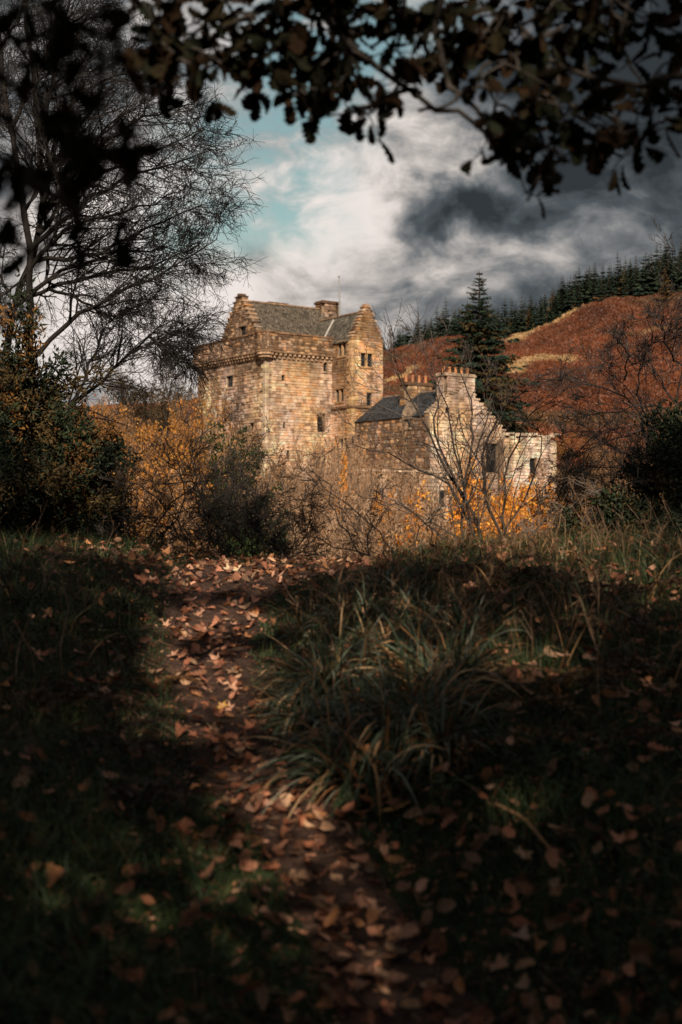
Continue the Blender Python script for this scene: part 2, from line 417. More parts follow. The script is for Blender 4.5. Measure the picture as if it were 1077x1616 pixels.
# ------------------------------------------------------------------ the castle
UU = np.array([math.cos(math.radians(35)), math.sin(math.radians(35))]); VV = np.array([-UU[1], UU[0]])
def on_plane(px, py, O, d):
    """where a photo pixel's ray meets the vertical wall through O along d: (s along the wall, z)"""
    r = (px - 538.5) / F
    s = (r * O[1] - O[0]) / (d[0] - r * d[1])
    Y = O[1] + s * d[1]
    return s, EYE - (py - 808.0) / F * Y
CREAM, TAN, ORANGE, PINK, BROWN, GREY, DARK = (.71, .525, .375), (.63, .41, .255), (.61, .30, .125), (.60, .375, .26), (.20, .11, .062), (.34, .27, .21), (.09, .055, .036)
PAL = {
    'rubble': ([CREAM, TAN, ORANGE, PINK, BROWN, GREY], [.38, .24, .12, .16, .06, .04]),
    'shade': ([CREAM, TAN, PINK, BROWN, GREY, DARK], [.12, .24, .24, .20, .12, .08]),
    'ashlar': ([TAN, ORANGE, PINK, CREAM, BROWN], [.40, .26, .16, .10, .08]),
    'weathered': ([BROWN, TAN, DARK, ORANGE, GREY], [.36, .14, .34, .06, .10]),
    'pale': ([CREAM, PINK, TAN, GREY, BROWN], [.40, .22, .20, .12, .06]),
}
def P3(O, d, s, z, dep):
    n = np.array([d[1], -d[0]])
    s, z, dep = np.broadcast_arrays(s, z, dep)
    return np.stack([O[0] + d[0] * s + n[0] * dep, O[1] + d[1] * s + n[1] * dep, z], -1)
STF = np.array([[0, 1, 2, 3], [3, 2, 6, 7], [0, 4, 5, 1], [0, 3, 7, 4], [1, 5, 6, 2]])
def facade(mbs, mbm, O, d, z0, z1, ext, openings=(), pal='rubble', row=0.29, lng=(0.24, 0.7), rough=0.05, rng=RNG, dark_top=0.0, thick=0.3, dark_fn=None):
    """courses of separate stones in front of recessed mortar, real holes at the openings"""
    cuts = sorted({z0, z1, *[z for o in openings for z in (o[1], o[1] + o[3]) if z0 < z < z1]})
    rows = []
    for a, b in zip(cuts[:-1], cuts[1:]):
        n = max(1, int(round((b - a) / row))); w = rng.uniform(.7, 1.3, n); e = np.r_[0, np.cumsum(w)] / w.sum() * (b - a) + a
        rows += list(zip(e[:-1], e[1:]))
    colors, probs = PAL[pal]
    S0, S1, A, B = [], [], [], []
    for a, b in rows:
        zc = (a + b) / 2; s0, s1 = ext(zc) if callable(ext) else ext
        if s1 - s0 < 0.08: continue
        iv = [(s0, s1)]
        for o in openings:
            if o[1] < zc < o[1] + o[3]:
                nv = []
                for p, q in iv:
                    if o[0] > p: nv.append((p, min(q, o[0])))
                    if o[0] + o[2] < q: nv.append((max(p, o[0] + o[2]), q))
                    if not (o[0] < q and o[0] + o[2] > p): nv = [x for x in nv if x != (p, q)] + [(p, q)]
                iv = [x for x in dict.fromkeys(nv) if x[1] - x[0] > 0.02]
        for p, q in iv:
            mbm.add(P3(O, d, np.array([p, q, q, p] * 2), np.array([a, a, b, b] * 2), np.array([-.045] * 4 + [-thick] * 4)), STF, np.array([.30, .21, .14]))
            x = p
            while x < q - 1e-6:
                l = rng.uniform(*lng)
                if q - x - l < lng[0] * .6: l = q - x
                S0.append(x); S1.append(x + l); A.append(a); B.append(b); x += l
    S0, S1, A, B = map(np.array, (S0, S1, A, B)); n = len(S0)
    j = 0.012
    s = np.stack([S0 + j, S1 - j, S1 - j, S0 + j], 1); z = np.stack([A + j, A + j, B - j, B - j], 1)
    k = min(rough, .03)
    dep = rng.uniform(-.02, rough, (n, 1)) + rng.uniform(-.3, .3, (n, 4)) * rough
    sf = s + np.array([1, -1, -1, 1]) * rng.uniform(0, 1, (n, 4)) * k; zf = z + np.array([1, 1, -1, -1]) * rng.uniform(0, 1, (n, 4)) * k
    V = np.concatenate([P3(O, d, sf, zf, dep), P3(O, d, s, z, np.full((n, 4), -.06))], 1)
    t = pick(colors, n, rng, .14, probs); t = t * .62 + (np.asarray(colors) * np.asarray(probs)[:, None]).sum(0) * .38
    sc, zc = (S0 + S1) / 2, (A + B) / 2
    patch = fbm(sc * .22 + O[0], zc * .22, 3)
    t = t * (1 + .95 * patch)[:, None] * (1 + np.array([.06, 0, -.18]) * np.clip(2.2 * fbm(sc * .35 + 7 + O[1], zc * .35 + 3, 3), -1, 1)[:, None])
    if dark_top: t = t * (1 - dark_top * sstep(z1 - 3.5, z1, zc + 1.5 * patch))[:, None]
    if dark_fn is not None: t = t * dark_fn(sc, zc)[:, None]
    mbs.add(V.reshape(-1, 3), (np.arange(n) * 8)[:, None, None].repeat(5, 1).reshape(-1, 1) + np.tile(STF, (n, 1)), np.repeat(np.clip(t, .03, .7), 5, 0))
def wbox(mb, O, d, s0, s1, z0, z1, d0, d1, tint):
    mb.box((s0, d0, z0), (s1, d1, z1), tint, lambda V: P3(O, d, V[:, 0], V[:, 2], V[:, 1]))
def opening_px(O, d, x0, y0, x1, y1):
    a, zt = on_plane(x0, (y0 + y1) / 2, O, d); b, _ = on_plane(x1, (y0 + y1) / 2, O, d)
    _, zt = on_plane((x0 + x1) / 2, y0, O, d); _, zb = on_plane((x0 + x1) / 2, y1, O, d)
    return (a, zb, b - a, zt - zb)
def window(root, O, d, o, lights=1, bars=True, surround=(.50, .36, .24), lintel=True):
    s, z, w, h = o
    mb = MB(); wbox(mb, O, d, s - .05, s + w + .05, z - .05, z + h + .05, -.31, -.27, (.012, .012, .013))
    win = mb.build('window', M['glass'], root)
    if lights == 2:
        mb = MB(); wbox(mb, O, d, s + w / 2 - .11, s + w / 2 + .11, z, z + h, -.26, -.01, surround); mb.build('mullion', M['stone'], win)
    if bars:
        mb = MB(); t = (.10, .085, .07)
        for x0, x1 in ([(s, s + w)] if lights == 1 else [(s, s + w / 2 - .11), (s + w / 2 + .11, s + w)]):
            wbox(mb, O, d, x0, x0 + .06, z, z + h, -.265, -.22, t); wbox(mb, O, d, x1 - .06, x1, z, z + h, -.265, -.22, t)
            wbox(mb, O, d, x0 + .06, x1 - .06, z + h * .5 - .03, z + h * .5 + .03, -.265, -.225, t)
        mb.build('frame', M['wood'], win)
    if lintel:
        mb = MB(); wbox(mb, O, d, s - .22, s + w + .22, z + h + .002, z + h + .30, -.2, .062, np.array(surround) * RNG.uniform(.8, 1.1)); mb.build('lintel', M['stone'], win)
        mb = MB(); wbox(mb, O, d, s - .15, s + w + .15, z - .20, z - .002, -.2, .085, np.array(surround) * RNG.uniform(.75, 1.0)); mb.build('sill', M['stone'], win)
    return win
def quoins(root, O, d0, d1, z0, z1, tint, skip=()):
    """alternating long and short corner stones on the corner O, between the wall arriving along d0 and the wall leaving along d1"""
    z = z0; k = 0; nn = np.array([d1[1], -d1[0]]); n0 = np.array([d0[1], -d0[0]])
    while z < z1 - .2:
        h = min(RNG.uniform(.36, .5), z1 - z); a, b = (.85, .42) if k % 2 else (.42, .85)
        a *= RNG.uniform(.85, 1.15); b *= RNG.uniform(.85, 1.15); e = RNG.uniform(.055, .085); j = .012
        def fr(V):
            # local x along d1, y backwards along -d0
            return np.stack([O[0] + d1[0] * V[:, 0] - d0[0] * V[:, 1] , O[1] + d1[1] * V[:, 0] - d0[1] * V[:, 1], V[:, 2]], -1)
        mb = MB(); mb.box((-e, -e, z + j), (a, b, z + h - j), np.array(tint) * RNG.uniform(.75, 1.2) * np.array([1, RNG.uniform(.92, 1.04), RNG.uniform(.85, 1.05)]), fr)
        mb.build('corner_stone', M['stone'], root); z += h; k += 1
def slates(root, name, E0, E1, R0, R1, tint, rowh=.30, w=.34, thick=.10, rng=RNG, clip=None):
    """a roof slab with courses of separate slates"""
    E0, E1, R0, R1 = map(lambda a: np.asarray(a, float), (E0, E1, R0, R1))
    nn = nrm(np.cross(E1 - E0, R0 - E0)); nn = nn if nn[2] > 0 else -nn
    base = np.stack([E0, E1, R1, R0]); V = np.concatenate([base - nn * thick, base])
    mb = MB(); mb.add(V, np.array([[3, 2, 1, 0], [4, 5, 6, 7], [0, 1, 5, 4], [1, 2, 6, 5], [2, 3, 7, 6], [3, 0, 4, 7]]), np.array(tint) * .6)
    roof = mb.build(name, M['slate'], root)
    n = int(np.linalg.norm(R0 - E0) / rowh); mb = MB()
    for i in range(n):
        a, b = i / n, min(1.0, (i + 1.25) / n)
        L0, L1 = E0 + (R0 - E0) * a, E1 + (R1 - E1) * a; U0, U1 = E0 + (R0 - E0) * b, E1 + (R1 - E1) * b
        ln = np.linalg.norm(L1 - L0); m = max(1, int(ln / w)); e = (np.arange(m + 1) + (.5 if i % 2 else 0) + rng.uniform(-.12, .12, m + 1)) / m
        e = np.clip(e, 0, 1); e[0] = 0; e[-1] = 1
        p, q = e[:-1] + .004, e[1:] - .004
        ok = q > p; p, q = p[ok][:, None], q[ok][:, None]
        lift = .045 + rng.uniform(0, .02, (len(p), 1))
        A_ = L0 + (L1 - L0) * p - nn * 0; B_ = L0 + (L1 - L0) * q; C_ = U0 + (U1 - U0) * q; D_ = U0 + (U1 - U0) * p
        Vs = np.stack([A_ + nn * lift, B_ + nn * lift, C_ + nn * .006, D_ + nn * .006, A_ + nn * .003, B_ + nn * .003], 1)
        o = (np.arange(len(p)) * 6)[:, None, None]
        Fq = (o + np.array([[0, 1, 2, 3], [4, 5, 1, 0]])[None]).reshape(-1, 4)
        t = np.array(tint) * (1 + .5 * rng.uniform(-1, 1, (len(p), 1))) * (1 + .4 * vnoise(e[:-1][ok] * 6, np.full(len(p), i * .35))[:, None])
        mb.add(Vs.reshape(-1, 3), Fq, np.repeat(t, 2, 0))
    mb.build('slates', M['slate'], roof, kind='stuff')
    return roof
def prism(mb, poly2, z0, z1, tint=(.25, .17, .11)):
    p = np.asarray(poly2, float); n = len(p)
    V = np.concatenate([np.c_[p, np.full(n, z0)], np.c_[p, np.full(n, z1)]])
    i = np.arange(n); j = (i + 1) % n
    mb.add(V, np.stack([i, j, j + n, i + n], 1), tint)
    mb.add(V, (i + n)[None], tint); mb.add(V, i[::-1][None], tint)
def gable(root, O, d, z0, zr, s0, s1, sr, thick, pal, steps, openings=(), dark=None):
    """crow-stepped gable wall: stones, mortar and a cap stone on each step"""
    def ext(z):
        t = np.clip((z - z0) / (zr - z0), 0, 1); k = math.floor(t * steps) / steps
        return (s0 + (sr - .28 - s0) * k, s1 + (sr + .28 - s1) * k)
    mbs, mbm = MB(), MB(); facade(mbs, mbm, O, d, z0, zr, ext, openings, pal, rough=.05, thick=.3, dark_fn=dark)
    g = mbm.build('gable', M['stone'], root); mbs.build('stonework', M['stone'], g, kind='stuff')
    mb = MB(); h = (zr - z0) / steps
    for k in range(steps):
        a, b = ext(z0 + (k + .5) * h)
        if openings and any(o[1] < z0 + (k + 1) * h and o[1] + o[3] > z0 + k * h for o in openings):
            wbox(mb, O, d, a, b, z0 + k * h, z0 + (k + 1) * h, -thick, -.32, (.2, .13, .09))
        else: wbox(mb, O, d, a, b, z0 + k * h, z0 + (k + 1) * h, -thick, -.299, (.2, .13, .09))
    mb.build('backing', M['stone'], g)
    cols = PAL[pal][0]
    for k in range(steps):
        z = z0 + (k + 1) * h; a, b = ext(z - h / 2); a2, b2 = ext(z + h / 2) if k < steps - 1 else (sr + .25, sr - .25)
        for p, q in ((a - .06, max(a2, a + .25)), (min(b2, b - .25), b + .06)):
            mb = MB(); c = np.array(cols[RNG.integers(len(cols))]) * RNG.uniform(.6, 1)
            wbox(mb, O, d, p, q, z - .005, z + .13, -thick - .04, .07 + .004 * k, c); mb.build('step_stone', M['stone'], g)
    mb = MB(); wbox(mb, O, d, sr - .27, sr + .27, zr + .14, zr + .42, -thick, .04, np.array(cols[0]) * .6); mb.build('finial', M['stone'], g)
    return g

# ---- the tower house
C0 = np.array([-8.37, 140.0]); LL, LF = 15.5, 14.6
TB, TC, TP = 3.0, 19.3, 21.4                      # foot, corbels, parapet top (world z)
J = C0 + 8.93 * UU; WP, WQ = 3.9, 4.4
W0 = J - WP * VV; WJ = W0 + WQ * UU
castle = thing('castle_tower', 'tall sandstone tower house with crow-stepped gables, parapet and projecting stair wing', 'castle', (C0[0] + 4, C0[1] + 9, 5))
mb = MB(); I = .30
prism(mb, [C0 + I * UU + I * VV, C0 + (LF - I) * UU + I * VV, C0 + (LF - I) * UU + (LL - I) * VV, C0 + I * UU + (LL - I) * VV], TB - 2, TC + .8)
prism(mb, [W0 + I * UU + I * VV, W0 + (WQ - I) * UU + I * VV, W0 + (WQ - I) * UU + 6 * VV, W0 + I * UU + 6 * VV], TB - 2, 1.6 + 19.35)
mb.build('core_wall', M['stone'], castle)

OL = C0 + LL * VV; DL = -VV                       # left face runs from the far-left corner to the near corner
lo = [opening_px(OL, DL, 358, 593, 368, 611), opening_px(OL, DL, 395, 667, 400, 679), opening_px(OL, DL, 383, 674, 391, 682)]
mbs, mbm = MB(), MB()
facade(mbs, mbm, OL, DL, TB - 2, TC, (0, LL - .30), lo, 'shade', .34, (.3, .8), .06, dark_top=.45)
g = mbm.build('wall', M['stone'], castle); mbs.build('stonework', M['stone'], g, kind='stuff')
for o in lo: window(castle, OL, DL, o, 1, o[2] > .8, (.42, .30, .22))
fo = [opening_px(C0, UU, 501, 652.5, 513.5, 682), opening_px(C0, UU, 445, 592, 449.5, 601), opening_px(C0, UU, 447, 666.5, 450.5, 676), opening_px(C0, UU, 453, 711, 457, 723), opening_px(C0, UU, 511, 573, 516, 586)]
mbs, mbm = MB(), MB()
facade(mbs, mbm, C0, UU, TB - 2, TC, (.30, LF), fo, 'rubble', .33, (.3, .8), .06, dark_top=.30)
g = mbm.build('wall', M['stone'], castle); mbs.build('stonework', M['stone'], g, kind='stuff')
for i, o in enumerate(fo): window(castle, C0, UU, o, 1, i == 0, (.50, .36, .24), i in (0, 4))
quoins(castle, C0, DL, UU, TB, TC, (.60, .47, .33))
# wing: left cheek and front
OW = J; DW_ = -VV
wl = [opening_px(OW, DW_, 534, 541, 545.5, 561.5), opening_px(OW, DW_, 530, 614, 542, 634), opening_px(OW, DW_, 537, 692, 548, 713)]
ZS = EYE + 11.85
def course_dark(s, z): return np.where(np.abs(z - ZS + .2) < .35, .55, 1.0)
mbs, mbm = MB(), MB()
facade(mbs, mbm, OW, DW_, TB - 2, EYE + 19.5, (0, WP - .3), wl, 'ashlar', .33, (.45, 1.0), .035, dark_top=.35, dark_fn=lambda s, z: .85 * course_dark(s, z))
g = mbm.build('wall', M['stone'], castle); mbs.build('stonework', M['stone'], g, kind='stuff')
for o in wl: window(castle, OW, DW_, o, 2, True, (.46, .28, .15))
wf = [opening_px(W0, UU, 570, 557.5, 588, 578.5), opening_px(W0, UU, 579, 619.5, 587, 640.5)]
mbs, mbm = MB(), MB()
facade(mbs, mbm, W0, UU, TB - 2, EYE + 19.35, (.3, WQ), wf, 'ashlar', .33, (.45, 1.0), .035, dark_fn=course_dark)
g = mbm.build('wall', M['stone'], castle); mbs.build('stonework', M['stone'], g, kind='stuff')
window(castle, W0, UU, wf[0], 2, True, (.52, .31, .15)); window(castle, W0, UU, wf[1], 1, True, (.52, .31, .15))
quoins(castle, W0, DW_, UU, TB, EYE + 19.3, (.52, .33, .18))
# string courses round the wing
for z, full in ((ZS, True), (EYE + 6.5, False)):
    mb = MB(); wbox(mb, OW, DW_, .05, WP + .05, z - .13, z + .13, .0, .18, (.20, .12, .07))
    if full: wbox(mb, W0, UU, -.179, WQ + .12, z - .131, z + .131, .0, .181, (.20, .12, .07))
    mb.build('string_course', M['stone'], castle)
# parapet with rounded corner, corbels and coping
def para_path():
    o = .38; r = 1.05
    pts = [(OL + np.array(UU) * -o + VV * o)]
    pc = C0 + UU * .15 + VV * .15                 # centre of the corner round
    a0 = math.atan2(*( (-UU)[::-1])); a1 = math.atan2(*((-VV)[::-1]))
    if a1 < a0: a1 += 2 * math.pi
    st = C0 - UU * o + VV * 1.5; pts.append(st)
    for k in range(9):
        a = a0 + (a1 - a0) * k / 8; pts.append(pc + r * np.array([math.cos(a), math.sin(a)]))
    pts.append(C0 - VV * o + UU * 1.5); pts.append(J - VV * o)
    return pts
pp = para_path(); par_s, par_m = MB(), MB(); cop = []; corb = []
for a, b in zip(pp[:-1], pp[1:]):
    ln = np.linalg.norm(b - a)
    if ln < .05: continue
    d = (b - a) / ln
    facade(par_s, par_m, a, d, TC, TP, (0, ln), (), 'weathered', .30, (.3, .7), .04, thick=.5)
    m = max(1, round(ln / .75)); e = np.linspace(0, ln, m + 1); cop += [(a, d, e[i], e[i + 1]) for i in range(m)]
    if ln > 1:
        m = round(ln / .62); corb += [(a, d, (i + .5) * ln / m) for i in range(m)]
    else: corb.append((a, d, ln / 2))
par = par_m.build('parapet', M['stone'], castle); par_s.build('stonework', M['stone'], par, kind='stuff')
for a, d, p, q in cop:
    mb = MB(); wbox(mb, a, d, p + .008, q - .008, TP, TP + RNG.uniform(.13, .19), -.56, .09, np.array(BROWN) * RNG.uniform(.7, 1.5)); mb.build('coping_stone', M['stone'], par)
mb = MB()
for a, d in zip(pp[:-1], pp[1:]):
    ln = np.linalg.norm(d - a); dd = (d - a) / max(ln, 1e-6)
    wbox(mb, a, dd, .004, ln - .004, TC - .02, TC + .12, -.6, .11, (.27, .17, .10))
mb.build('corbel_table', M['stone'], par)
for a, d, s in corb:
    mb = MB(); c = np.array(TAN) * RNG.uniform(.55, 1.0)
    wbox(mb, a, d, s - .15, s + .15, TC - .30, TC - .02, -1.0, .02, c); wbox(mb, a, d, s - .145, s + .145, TC - .62, TC - .302, -1.0, -.18, c * .9)
    mb.build('corbel', M['stone'], par)
mb = MB(); wbox(mb, OL - UU * .38 + VV * .38, UU, -.2, .2, TC + .25, TC + .65, 0, .2, (.2, .13, .08))
tp_ = P3(OL + VV * .3 - UU * .35, DL, np.array([-.15, .15, .15, -.15] * 2), np.array([TC - .45, TC - .45, TC - .1, TC - .1] * 2), np.array([0.] * 4 + [.95] * 4))
tp_[:, :2] += -UU[None] * .4 * 0; mb.add(tp_, BOXF[:, [0, 1, 2, 3]] * 0 + np.array([[0, 1, 2, 3], [4, 7, 6, 5], [0, 4, 5, 1], [1, 5, 6, 2], [2, 6, 7, 3], [3, 7, 4, 0]]), (.22, .15, .1))
mb.build('water_spout', M['stone'], castle)
# walkway slab behind the parapet, main roof and gables
ZE, ZR = EYE + 18.1, EYE + 24.55; HW = 6.1; CM = C0 + VV * LL / 2
RA, RB = 1.66, 13.4
e3 = lambda p, z: np.array([p[0], p[1], z])
slates(castle, 'roof', e3(CM + RA * UU - HW * VV, ZE), e3(CM + RB * UU - HW * VV, ZE), e3(CM + RA * UU, ZR), e3(CM + RB * UU, ZR), (.125, .10, .075))
slates(castle, 'roof', e3(CM + RA * UU + HW * VV, ZE), e3(CM + RB * UU + HW * VV, ZE), e3(CM + RA * UU + .01 * VV, ZR - .01), e3(CM + RB * UU + .01 * VV, ZR - .01), (.125, .10, .075))
mb = MB(); wbox(mb, CM, UU, RA, RB, ZR - .05, ZR + .12, -.18, .18, (.30, .19, .12)); mb.build('ridge_cap', M['stone'], castle)
gl = [opening_px(CM + 1.15 * UU + HW * VV, DL, 379, 515, 388, 530)]
gable(castle, CM + 1.15 * UU + HW * VV, DL, ZE - .4, ZR + .35, 0, 2 * HW, HW, .85, 'weathered', 13, gl)
window(castle, CM + 1.15 * UU + HW * VV, DL, gl[0], 1, True, (.3, .2, .13))
gable(castle, CM + (RB - .2) * UU + HW * VV, DL, ZE - .4, ZR + .3, 0, 2 * HW, HW, .85, 'weathered', 13)
# pale corner skew stone at the foot of the front gable, chimneys and the flagpole
def chimney(root, O, s0, s1, z0, z1, depth, pal, pots, pot_row=.0, pot_h=.75):
    mbs, mbm = MB(), MB()
    facade(mbs, mbm, O, UU, z0, z1, (s0 + .3, s1), (), pal, .33, (.3, .7), .03)
    facade(mbs, mbm, O + s0 * UU + depth * VV, DL, z0, z1, (0, depth - .3), (), pal, .33, (.3, .7), .03)
    wbox(mbm, O, UU, s0 + .3, s1 - .01, z0, z1 - .004, -depth, -.29, (.2, .13, .09))
    ch = mbm.build('chimney', M['stone'], root); mbs.build('stonework', M['stone'], ch, kind='stuff')
    mb = MB(); wbox(mb, O, UU, s0 - .12, s1 + .12, z1, z1 + .22, -depth - .12, .12, np.array(PAL[pal][0][0]) * .6); wbox(mb, O, UU, s0 - .03, s1 + .03, z1 + .22, z1 + .34, -depth, .02, np.array(PAL[pal][0][0]) * .7)
    mb.build('cap', M['stone'], ch)
    for k in range(pots):
        x = s0 + (k + .5) * (s1 - s0) / pots; c = np.array([O[0] + UU[0] * x + VV[0] * depth * .5, O[1] + UU[1] * x + VV[1] * depth * .5, z1 + .34])
        hs = np.array([0, .08, .1, .62, .64, .74]) * pot_h / .74; rs = np.array([.19, .19, .155, .135, .18, .17])
        mb = MB(); Pc = (c + np.stack([hs * 0, hs * 0, hs], 1))[None]; tubes(mb, Pc, rs[None], 8, (.46, .20, .09), .15); mb.build('chimney_pot', M['clay'], ch)
    return ch
co = CM + RB * UU
sx, _ = on_plane(503.5, 490, CM, UU); sx2, _ = on_plane(529, 490, CM, UU)
chimney(castle, CM - .9 * VV, sx, sx2, ZR - 1.8, EYE + 25.2, 1.7, 'weathered', 0)
sa, _ = on_plane(425, 480, CM + 4.2 * VV, UU); sb, _ = on_plane(455, 480, CM + 4.2 * VV, UU)
chimney(castle, CM + 4.2 * VV, sa, sb, ZR - 6, EYE + 25.3, 1.2, 'weathered', 0)
# wing roof
ZWE, ZWR = EYE + 19.3, EYE + 22.75; WM = W0 + UU * WQ / 2
slates(castle, 'roof', e3(W0 - .18 * UU + .5 * VV, ZWE - .15), e3(W0 - .18 * UU + 9.5 * VV, ZWE - .15), e3(WM + .5 * VV, ZWR), e3(WM + 9.5 * VV, ZWR), (.135, .115, .09))
slates(castle, 'roof', e3(W0 + (WQ + .18) * UU + .5 * VV, ZWE - .15), e3(W0 + (WQ + .18) * UU + 9.5 * VV, ZWE - .15), e3(WM + .5 * VV + .01 * UU, ZWR - .01), e3(WM + 9.5 * VV + .01 * UU, ZWR - .01), (.135, .115, .09))
mb = MB(); wbox(mb, WM, VV, .5, 9.5, ZWR - .05, ZWR + .1, -.16, .16, (.33, .21, .13)); mb.build('ridge_cap', M['stone'], castle)
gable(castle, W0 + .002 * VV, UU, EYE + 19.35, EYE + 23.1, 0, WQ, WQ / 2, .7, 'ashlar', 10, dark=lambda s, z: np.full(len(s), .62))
# lead valley flashing beside the wing roof
mb = MB(); a = e3(J - .1 * VV - .1 * UU, ZWE + .2)
v1 = at(512, 534, 146.8); v2 = at(527, 505, 147.6)
tubes(mb, np.array([[v1, (v1 + v2) / 2, v2]]), np.full((1, 3), .11), 4, (.42, .38, .34)); mb.build('flashing', M['metal'], castle)
mb = MB(); b0 = at(536.5, 500, 150.0); b1 = at(535.5, 437.5, 150.0)
tubes(mb, np.array([[b0, (b0 * 2 + b1) / 3, (b0 + b1 * 2) / 3, b1]]), np.array([[.11, .10, .085, .07]]), 8, (.34, .34, .34)); fp = mb.build('flagpole', M['metal'], castle)
mb = MB(); tubes(mb, np.array([[b1, b1 + [0, 0, .12], b1 + [0, 0, .22]]]), np.array([[.14, .15, .05]]), 8, (.4, .4, .4)); mb.build('ball', M['metal'], fp)

# ---- the hall range with its big end chimney
G = np.array([12.28, 131.0]); RL = 13.2; ZGR = EYE + 12.95; gw0, gw1 = -3.87, 6.3
hall = thing('hall_range', 'lower stone hall range with slate roof, crow-stepped end gable and tall end chimney', 'castle', (14, 134, 0))
GZ0 = -1.5; ZEL = EYE + 9.98; ZER = EYE + 8.3
go = [opening_px(G, UU, 767, 700, 786, 746), opening_px(G, UU, 735, 777, 750, 824), opening_px(G, UU, 703, 643, 710, 652)]  # first opening stands for the dark recess between gable and turret
mbs, mbm = MB(), MB()
facade(mbs, mbm, G, UU, GZ0, ZER, (gw0 - .1, gw1), go[:2], 'pale', .34, (.28, .7), .09)
def gx(z):
    n = 12; k = lambda t: math.floor(np.clip(t, 0, 1) * n) / n
    return (gw0 * (1 - k((z - ZEL) / (ZGR - ZEL))) if z > ZEL else gw0 - .1, gw1 * (1 - k((z - ZER) / (ZGR + .6 - ZER))))
facade(mbs, mbm, G, UU, ZER, ZGR, gx, go[2:], 'pale', .34, (.28, .7), .09)
g = mbm.build('gable', M['stone'], hall); mbs.build('stonework', M['stone'], g, kind='stuff')
mb = MB(); n = 12
wbox(mb, G, UU, gw0, gw1 - .02, GZ0, ZER, -.9, -.299, (.2, .14, .1))
for k in range(n):
    za, zb = ZER + (ZGR - ZER) * k / n, ZER + (ZGR - ZER) * (k + 1) / n; a, b = gx((za + zb) / 2); wbox(mb, G, UU, a, b, za, zb, -.9, -.298, (.2, .14, .1))
mb.build('backing', M['stone'], g)
for k in range(n):
    z = ZER + (ZGR + .6 - ZER) * (k + 1) / n - .02; b = gw1 * (1 - k / n); mb = MB(); wbox(mb, G, UU, b - .7, b + .07, z - .1, z + .07, -.95, .09 + .003 * k, np.array(CREAM) * RNG.uniform(.6, 1)); mb.build('step_stone', M['stone'], g)
    z = ZEL + (ZGR - ZEL) * (k + 1) / n; a = gw0 * (1 - k / n); mb = MB(); wbox(mb, G, UU, a - .07, a + .5, z - .1, z + .06, -.95, .09 + .003 * k, np.array(CREAM) * RNG.uniform(.6, 1)); mb.build('step_stone', M['stone'], g)
for o, l in zip(go, (1, 1, 1)): window(hall, G, UU, o, l, False, (.5, .37, .27), o[2] < .8)  # first dark pane stands in for the shaded recess, second for a doorway
OH = G + gw0 * UU + RL * VV
ho = [opening_px(OH, DL, 641, 652, 648, 675)]
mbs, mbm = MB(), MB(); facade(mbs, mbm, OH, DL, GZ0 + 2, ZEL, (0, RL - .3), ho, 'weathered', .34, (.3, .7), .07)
g = mbm.build('wall', M['stone'], hall); mbs.build('stonework', M['stone'], g, kind='stuff')
window(hall, OH, DL, ho[0], 1, True, (.46, .34, .24))
mb = MB(); prism(mb, [G + (gw0 + .3) * UU + .5 * VV, G + (gw1 - .3) * UU + .5 * VV, G + (gw1 - .3) * UU + RL * VV, G + (gw0 + .3) * UU + RL * VV], GZ0, ZER - .3); mb.build('core_wall', M['stone'], hall)
slates(hall, 'roof', e3(G + (gw0 - .15) * UU + .9 * VV, ZEL - .12), e3(G + (gw0 - .15) * UU + RL * VV, ZEL - .12), e3(G + .9 * VV, ZGR - .15), e3(G + RL * VV, ZGR - .15), (.052, .056, .062))
slates(hall, 'roof', e3(G + (gw1 + .1) * UU + .9 * VV, ZER - .1), e3(G + (gw1 + .1) * UU + RL * VV, ZER - .1), e3(G + .9 * VV + .01 * UU, ZGR - .16), e3(G + RL * VV + .01 * UU, ZGR - .16), (.052, .056, .062))
mb = MB(); wbox(mb, G, VV, .9, RL, ZGR - .2, ZGR - .02, -.16, .16, (.30, .21, .15)); mb.build('ridge_cap', M['stone'], hall)
s0, _ = on_plane(703, 610, G, UU); s1, _ = on_plane(750, 610, G, UU)
chimney(hall, G - .004 * VV, s0, s1, ZGR - 1.9, EYE + 14.0, 1.5, 'pale', 5, pot_h=.68)
O2 = G + 6.6 * VV; s0, _ = on_plane(641, 612, O2, UU); s1, _ = on_plane(682, 612, O2, UU)
chimney(hall, O2, s0, s1, ZGR - 3.5, EYE + 13.6, 1.1, 'weathered', 4, pot_h=.8)
# dormer head over the hall window, drain pipe
sd, zd = on_plane(644.5, 640, OH, DL)
mb = MB(); fr = lambda V: P3(OH, DL, V[:, 0], V[:, 2], V[:, 1])
prof = np.array([[-.85, 0], [.85, 0], [.85, .7], [.45, 1.2], [0, 1.75], [-.45, 1.2], [-.85, .7]])
Vd = np.concatenate([P3(OH, DL, sd + prof[:, 0], ZEL - .3 + prof[:, 1], np.full(7, .12)), P3(OH, DL, sd + prof[:, 0], ZEL - .3 + prof[:, 1], np.full(7, -.9))])
i = np.arange(7); mb.add(Vd, np.stack([i, (i + 1) % 7, (i + 1) % 7 + 7, i + 7], 1), (.16, .12, .09)); mb.add(Vd, i[None], (.40, .29, .2)); mb.build('dormer', M['stone'], hall)
mb = MB(); c = at(597.5, 672, 138.0); tubes(mb, np.array([[c, c - [0, 0, 1.5], c - [0, 0, 3.2]]]), np.full((1, 3), .09), 6, (.03, .03, .03)); mb.build('drain_pipe', M['metal'], hall)
